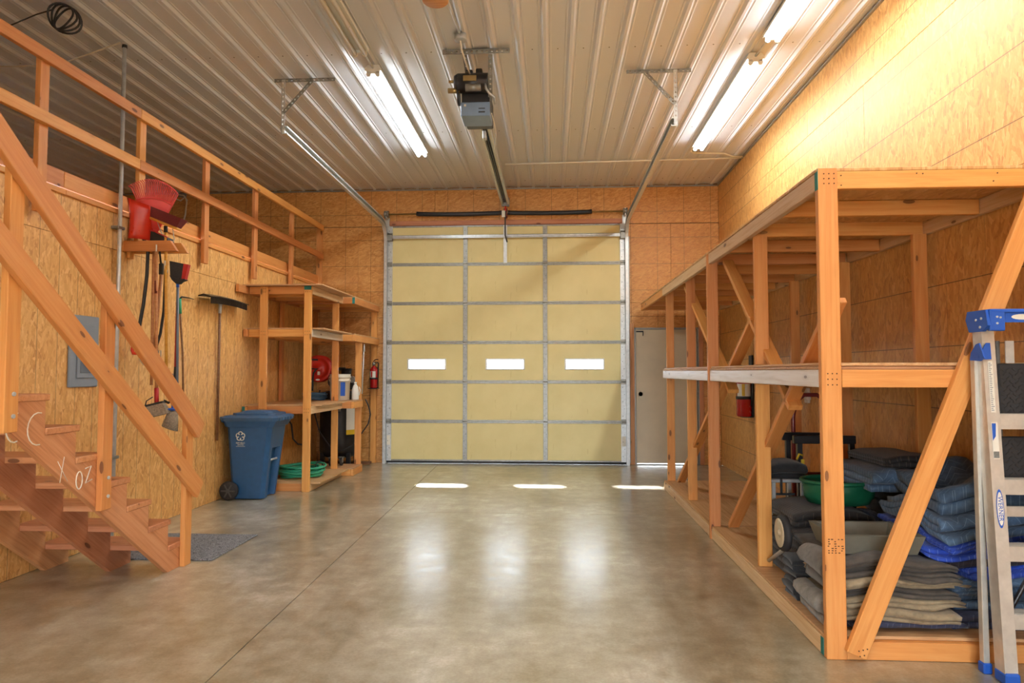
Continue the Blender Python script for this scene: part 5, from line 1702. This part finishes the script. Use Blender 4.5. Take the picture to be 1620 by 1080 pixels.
for i in range(30):
    y = 6.86 + .028 * i
    mb.box(-3.53, -3.518, y, y + .012, 2.135 - .09 * (y - 7.27) ** 2, 2.20 - .09 * (y - 7.27) ** 2)
o = mb.build('tines', MT['black_metal'], wr); o['kind'] = 'stuff'

# ------------------------------------------------------------------ tool holder and tools
th2 = thing('tool_holder', 'pair of wooden arms on the left wall holding long tools', 'tool holder', (-3.6, 5.75, 2.45))
for yy, xe in ((5.715, -3.245), (5.835, -3.215)):
    mb = MB(); mb.prism([(XL - .038, 2.452), (xe, 2.452), (xe - .06, 2.541), (XL - .038, 2.541)], -.019, .019, frame((0, yy, 0), (1, 0, 0), (0, 0, 1)))
    me_o = mb.build('arm', LUM, th2)
bb('cleat', th2, XL - .038, XL - .01, 5.74, 5.81, 2.40, 2.54, LUM)

YT = 5.775
# snow shovel
ss = thing('snow_shovel', 'red snow shovel hung blade up beside the conduit', 'shovel', (-3.55, YT, 1.56))
rings = []
for i in range(9):
    f = i / 8
    zc = 2.56 + .34 * f
    row = []
    for j in range(9):
        g_ = j / 8 * 2 - 1
        k_ = 1 + .2 * f
        row.append(V((-3.575 + .068 * k_ * g_ - .02 * math.sin(PI * f) * (g_ - 1) * .5, YT - .075 + .065 * g_ - .06 * (1 - g_ * g_), zc - .03 * f * (g_ + 1) - .01 * (1 - f))))
    rings.append(row)
mb = MB(); nr = len(rings); vs = [p for r_ in rings for p in r_] + [p + V((.008, 0, 0)) for r_ in rings for p in r_]
fs = []
for i in range(nr - 1):
    for j in range(8):
        a = i * 9 + j; fs.append((a, a + 1, a + 10, a + 9)); b_ = a + nr * 9; fs.append((b_, b_ + 9, b_ + 10, b_ + 1))
for i in range(nr - 1):
    for j in (0, 8):
        a = i * 9 + j; b_ = a + nr * 9; fs.append((a, a + 9, b_ + 9, b_) if j == 0 else (a, b_, b_ + 9, a + 9))
for j in range(8):
    a = j; b_ = a + nr * 9; fs.append((a, b_, b_ + 1, a + 1)); a = (nr - 1) * 9 + j; b_ = a + nr * 9; fs.append((a, a + 1, b_ + 1, b_))
mb.raw(vs, fs, True); mb.build('blade', MT['red'], ss)
mb = MB(); mb.tube([(-3.56, YT - .10, 2.64), (-3.545, YT, 2.47), (-3.55, YT, 2.25), (-3.575, YT, 2.0), (-3.605, YT, 1.82), (-3.625, YT, 1.70)], .015, 10); mb.build('handle', MT['black'], ss)
mb = MB(); mb.tube([(-3.625, YT, 1.71), (-3.655, YT, 1.66), (-3.665, YT, 1.60), (-3.655, YT, 1.575), (-3.61, YT, 1.575), (-3.592, YT, 1.60), (-3.60, YT, 1.66)], .015, 10, closed=True); mb.build('grip', MT['red'], ss)
# leaf rake
lr = thing('leaf_rake', 'wide red plastic leaf rake hung fan up on the tool holder', 'rake', (-3.46, YT, 1.3))
base = V((-3.50, YT, 2.56)); nt_ = 26
A0, A1 = math.radians(109), math.radians(55)
mb = MB()
for k in range(nt_):
    a = A0 + (A1 - A0) * k / (nt_ - 1)
    d_ = V((math.cos(a), 0, math.sin(a)))
    L_ = .46 + .03 * math.sin(PI * k / (nt_ - 1))
    pts = [base + d_ * .10 + V((0, -.02, 0)), base + d_ * .26 + V((0, -.05, 0)), base + d_ * .40 + V((0, -.075, 0)), base + d_ * L_ + V((0, -.09, 0)), base + d_ * (L_ + .012) + V((0, -.125, 0))]
    mb.tube(pts, .0052, 5)
mb.build('tines', MT['rake_red'], lr)
mb = MB()
ringa = [base + V((math.cos(a), 0, math.sin(a))) * .02 for a in [A0 + (A1 - A0) * k / 12 for k in range(13)]]
for r0_, r1_, y_ in ((.02, .20, -.002), (.20, .34, -.035)):
    va = []
    for k in range(13):
        a = A0 + (A1 - A0) * k / 12; d_ = V((math.cos(a), 0, math.sin(a)))
        va += [base + d_ * r0_ + V((0, y_, 0)), base + d_ * r1_ + V((0, y_ - .036, 0)), base + d_ * r1_ + V((0, y_ - .032, 0)), base + d_ * r0_ + V((0, y_ + .004, 0))]
    fs = []
    for k in range(12):
        i0 = k * 4
        for q in range(4): fs.append((i0 + q, i0 + 4 + q, i0 + 4 + (q + 1) % 4, i0 + (q + 1) % 4))
    fs.append((0, 1, 2, 3)); fs.append((51, 50, 49, 48))
    mb.raw(va, fs)
mb.tube([base + V((math.cos(a), -.20, math.sin(a))) * .355 for a in [A0 + (A1 - A0) * k / 14 for k in range(15)]], .008, 6)
mb.build('fan', MT['rake_red'], lr)
mb = MB(); mb.cyl((-3.495, YT, 2.62), (-3.487, YT, 1.30), .0125, n=10); mb.build('handle', MT['handle_wood'], lr)
# push broom with dark red bristles
pbm = thing('push_broom', 'push broom with dark red bristles resting on the tool holder', 'broom', (-3.37, YT, 1.2))
Mh = frame((-3.365, YT - .05, 2.70), V((.285, -.06, -.115)), V((.115, 0, .285)))
mb = MB(); mb.box(-.16, .16, -.022, .0, -.03, .03, Mh, ch=.006); mb.build('block', MT['handle_yellow'], pbm)
mb = MB(); vs = []
for zz, ex, ey in ((0, .15, .026), (.085, .17, .042)):
    vs += [Mh @ V((x_ * ex, zz, y_ * ey)) for x_, y_ in ((-1, -1), (1, -1), (1, 1), (-1, 1))]
mb.raw(vs, [(0, 1, 5, 4), (1, 2, 6, 5), (2, 3, 7, 6), (3, 0, 4, 7), (4, 5, 6, 7), (3, 2, 1, 0)]); mb.build('bristles', MT['bristle_red'], pbm)
mb = MB(); mb.tube([Mh @ V((.09, -.02, 0)), (-3.30, YT - .02, 2.56), (-3.345, YT - .005, 2.50)], .004, 6); mb.tube([Mh @ V((-.08, -.02, 0)), (-3.40, YT - .02, 2.58), (-3.375, YT - .005, 2.50)], .004, 6); mb.build('brace', MT['galv'], pbm)
mb = MB(); mb.cyl((-3.372, YT - .03, 2.66), (-3.352, YT, 1.28), .0135, n=10); mb.build('handle', MT['handle_yellow'], pbm)
mb = MB(); mb.cyl((-3.373, YT - .032, 2.675), (-3.3715, YT - .029, 2.62), .0165, n=10); mb.build('socket', MT['black'], pbm)
mb = MB(); mb.cyl((-3.3695, YT - .024, 2.375), (-3.3665, YT - .02, 2.27), .0142, n=10); mb.build('label_wrap', MT['paper'], pbm)
# dustpan / small scoop behind
sp2 = thing('dustpan', 'dark hooded dustpan resting on the wooden arms under the broom', 'dustpan', (-3.46, 5.76, 2.545))
mb = MB(); mb.prism([(-.09, .0), (.08, 0), (.075, .03), (-.05, .085), (-.09, .09)], -.05, .05, frame((-3.43, 5.79, 2.545), (1, 0, 0), (0, 0, 1))); mb.build('pan', MT['black'], sp2)
mb = MB(); mb.tube([(-3.52, 5.735, 2.64), (-3.47, 5.735, 2.63), (-3.35, 5.735, 2.575)], .006, 6); mb.build('edge', MT['grip_red'], sp2)
# hanging broom with grey bristles and red ended handle
gb = thing('counter_broom', 'wooden handled broom with red tip and grey bristles hanging low', 'broom', (-3.38, 5.70, 1.02))
YG = 5.665
mb = MB(); mb.cyl((-3.405, YG, 2.44), (-3.375, YG, 1.28), .0135, n=10); mb.build('handle', MT['handle_wood'], gb)
mb = MB(); mb.cyl((-3.375, YG, 1.28), (-3.37, YG, 1.14), .0185, n=10); mb.build('red_tip', MT['grip_red'], gb)
mb = MB(); mb.cyl((-3.4, YG, 2.19), (-3.3965, YG, 2.08), .0142, n=10); mb.build('label_wrap', MT['maroon'], gb)
mb = MB(); mb.cyl((-3.405, YG, 2.50), (-3.405, YG, 2.42), .006, n=8); mb.build('hanging_loop', MT['paper'], gb)
Mg = frame((-3.39, YG, 1.135), V((.17, 0, .04)), V((-.04, 0, .17)))
mb = MB(); vs = []
for zz, ex, ey in ((0, .085, .022), (-.095, .105, .036)):
    vs += [Mg @ V((x_ * ex + (.0 if zz == 0 else .012), zz, y_ * ey)) for x_, y_ in ((-1, -1), (1, -1), (1, 1), (-1, 1))]
mb.raw(vs, [(0, 4, 5, 1), (1, 5, 6, 2), (2, 6, 7, 3), (3, 7, 4, 0), (4, 7, 6, 5), (0, 1, 2, 3)]); mb.build('bristles', MT['bristle_grey'], gb)
mb = MB(); mb.box(-.085, .085, -.005, .018, -.022, .022, Mg, ch=.005); mb.tube([Mg @ V((-.085, .0, 0)), Mg @ V((-.06, .05, 0)), Mg @ V((0, .07, 0))], .005, 6); mb.build('block', MT['black'], gb)
# upright angle broom, black and red bristles
ab = thing('angle_broom', 'upright angle broom with black and red bristles by the holder', 'broom', (-3.26, YT, 1.05))
Ma = frame((-3.262, YT, 2.21), (1, 0, -.05), (0.05, 0, 1))
mb = MB(); vs = []
for pts_, y_ in ((((-.07, .03), (.032, .0), (.042, .14), (-.085, .16)), -.02), (((-.07, .03), (.032, .0), (.042, .14), (-.085, .16)), .02)):
    vs += [Ma @ V((p[0], p[1], y_)) for p in pts_]
mb.raw(vs, [(0, 1, 2, 3), (7, 6, 5, 4), (0, 4, 5, 1), (1, 5, 6, 2), (2, 6, 7, 3), (3, 7, 4, 0)]); mb.build('bristles', MT['bristle_black'], ab)
mb = MB(); vs = []
for y_ in (-.0205, .0205): vs += [Ma @ V((p[0], p[1], y_)) for p in ((.032, .0), (.062, -.002), (.085, .135), (.042, .14))]
mb.raw(vs, [(0, 1, 2, 3), (7, 6, 5, 4), (0, 4, 5, 1), (1, 5, 6, 2), (2, 6, 7, 3), (3, 7, 4, 0)]); mb.build('bristles', MT['grip_red'], ab, label='red bristles at the edge')
mb = MB(); mb.prism([(-.075, .035), (-.05, -.005), (-.012, -.035), (.012, -.035), (.03, -.015), (.068, .0), (.062, .01), (.0, .005)], -.024, .024, Ma); mb.build('cap', MT['rubber'], ab)
mb = MB(); mb.cyl((-3.272, YT, 2.19), (-3.255, YT, 1.13), .0115, n=10); mb.build('handle', MT['grey_dark'], ab)
mb = MB(); mb.cyl((-3.272, YT, 2.175), (-3.2715, YT, 2.145), .0135, n=10); mb.build('collar', MT['blue'], ab)
# hanging broom with blue collar
bb2 = thing('hanging_broom', 'small grey bristled broom with blue collar hanging lowest of the tools', 'broom', (-3.25, 5.70, .93))
Mq = frame((-3.245, 5.70, 1.085), (1, 0, -.18), (.18, 0, 1))
mb = MB()
rgs = []
for zz, ex, ey in ((-.005, .04, .026), (-.06, .055, .034), (-.15, .072, .042)):
    rgs.append([Mq @ V((ex * math.cos(t) , zz - (.012 * math.cos(t) if zz < -.1 else 0), ey * math.sin(t))) for t in [2 * PI * i / 16 for i in range(16)]])
mb.loft(rgs[::-1], smooth=True); mb.build('bristles', MT['bristle_grey'], bb2)
mb = MB(); mb.tube([Mq @ V((.046 * math.cos(t), .002 + .018 * math.sin(t + .5), .030 * math.sin(t))) for t in [2 * PI * i / 18 for i in range(18)]], .009, 8, closed=True); mb.cyl(Mq @ V((0, 0, 0)), Mq @ V((-.01, .05, 0)), .02, .012, n=10); mb.build('collar', MT['blue'], bb2)
mb = MB(); mb.tube([(-3.25, 5.70, 1.10), (-3.262, 5.70, 1.4)], .009, 8); mb.build('handle', MT['grey_dark'], bb2)
# red fibreglass handle tool and dark hook tool
rt = thing('red_handled_tool', 'slim red handled tool with black socket hanging between brooms', 'hand tool', (-3.29, 5.82, 1.1))
mb = MB(); mb.cyl((-3.285, 5.80, 2.15), (-3.29, 5.80, 1.45), .011, n=10); mb.build('handle', MT['grip_red'], rt)
mb = MB(); mb.tube([(-3.29, 5.80, 1.46), (-3.30, 5.80, 1.25), (-3.305, 5.79, 1.17), (-3.33, 5.77, 1.15), (-3.36, 5.75, 1.17)], .012, 8); mb.build('socket', MT['black'], rt)
fk = thing('cultivator', 'long handled cultivator with thin steel prongs behind the brooms', 'garden tool', (-3.46, 5.85, 1.4))
mb = MB(); mb.cyl((-3.435, 5.80, 2.28), (-3.475, 5.79, 1.62), .0135, n=10); mb.build('handle', MT['handle_wood'], fk)
mb = MB(); mb.box(-3.455, -3.42, 5.785, 5.815, 2.26, 2.36, ch=.006); mb.tube([(-3.44, 5.80, 2.35), (-3.45, 5.79, 2.47), (-3.45, 5.78, 2.54)], .008, 6); mb.build('bracket', MT['black'], fk)
for dx in (0, .02, .04):
    mb = MB(); mb.tube([(-3.46 + dx, 5.79, 1.60), (-3.45 + dx, 5.78, 1.50), (-3.43 + dx, 5.76, 1.40), (-3.42 + dx, 5.76, 1.37)], .004, 6); mb.build('prong', MT['galv_dark'], fk)
sg2 = thing('trimmer', 'tool with black shaft and clear guard hanging under the red grip', 'trimmer', (-3.54, 5.83, 1.47))
mb = MB(); mb.tube([(-3.42, 5.84, 2.40), (-3.43, 5.84, 1.95), (-3.455, 5.84, 1.75), (-3.50, 5.84, 1.60)], .012, 8); mb.build('shaft', MT['black'], sg2)
mb = MB(); mb.lathe([(0, .05), (.05, .045), (.075, .02), (.085, 0), (.08, 0), (.0, .03)], frame((-3.545, 5.82, 1.545), (1, 0, .35), (-.35, 0, 1)), 20); mb.build('guard', MT['silver_grey'], sg2)
hk = thing('grass_hook', 'slim hook tool with green neck on the wall left of the rake', 'hand tool', (-3.5, 6.45, 1.2))
mb = MB(); mb.tube([(-3.655, 6.50, 2.04), (-3.645, 6.50, 1.9), (-3.635, 6.53, 1.6), (-3.63, 6.55, 1.15)], .010, 8); mb.build('handle', MT['handle_dark'], hk)
mb = MB(); mb.tube([(-3.656, 6.50, 2.13), (-3.648, 6.50, 1.98)], .013, 8); mb.build('neck', MT['hose_green'], hk)
mb = MB(); mb.tube([(-3.656, 6.50, 2.13), (-3.656, 6.53, 2.15), (-3.656, 6.66, 2.155), (-3.656, 6.76, 2.15)], .006, 6, radii=[.008, .009, .007, .003]); mb.build('blade', MT['black_metal'], hk)

# the holder and its tools hang a little nearer than first laid out
for r_ in (th2, ss, lr, pbm, sp2, gb, ab, bb2, rt, fk, sg2):
    r_.matrix_basis = MX.Translation(V((.040, -.070, -.006))) @ r_.matrix_basis

# loft details
hc = thing('rope_hank', 'pale rope looped on a hook on the loft back wall', 'rope', (-5.6, YB - .02, 3.3))
mb = MB(); mb.tube([(-5.55, YB - .03, 4.02), (-5.60, YB - .05, 4.10), (-5.70, YB - .05, 4.12), (-5.76, YB - .04, 4.06), (-5.66, YB - .035, 4.02), (-5.58, YB - .04, 4.08), (-5.56, YB - .03, 4.0), (-5.58, YB - .03, 3.8), (-5.66, YB - .03, 3.45)], .012, 7); mb.v = [p + V((-.28, 0, .13)) for p in mb.v]; mb.build('rope', MT['ivory'], hc)
mb = MB(); mb.box(-5.70, -5.58, YB - .03, YB - .001, 4.08, 4.13, ch=.004); mb.v = [p + V((-.28, 0, .13)) for p in mb.v]; mb.build('hook', MT['galv_dark'], hc)
mb = MB(); mb.tube([(-3.75, 5.62, ZC - .026), (-4.6, 6.0, ZC - .03), (-5.8, 6.0, ZC - .026)], .007, 6)
tag(mb.build('ceiling_wire', MT['ivory']), 'thin pale wire running along the loft ceiling', 'wire')
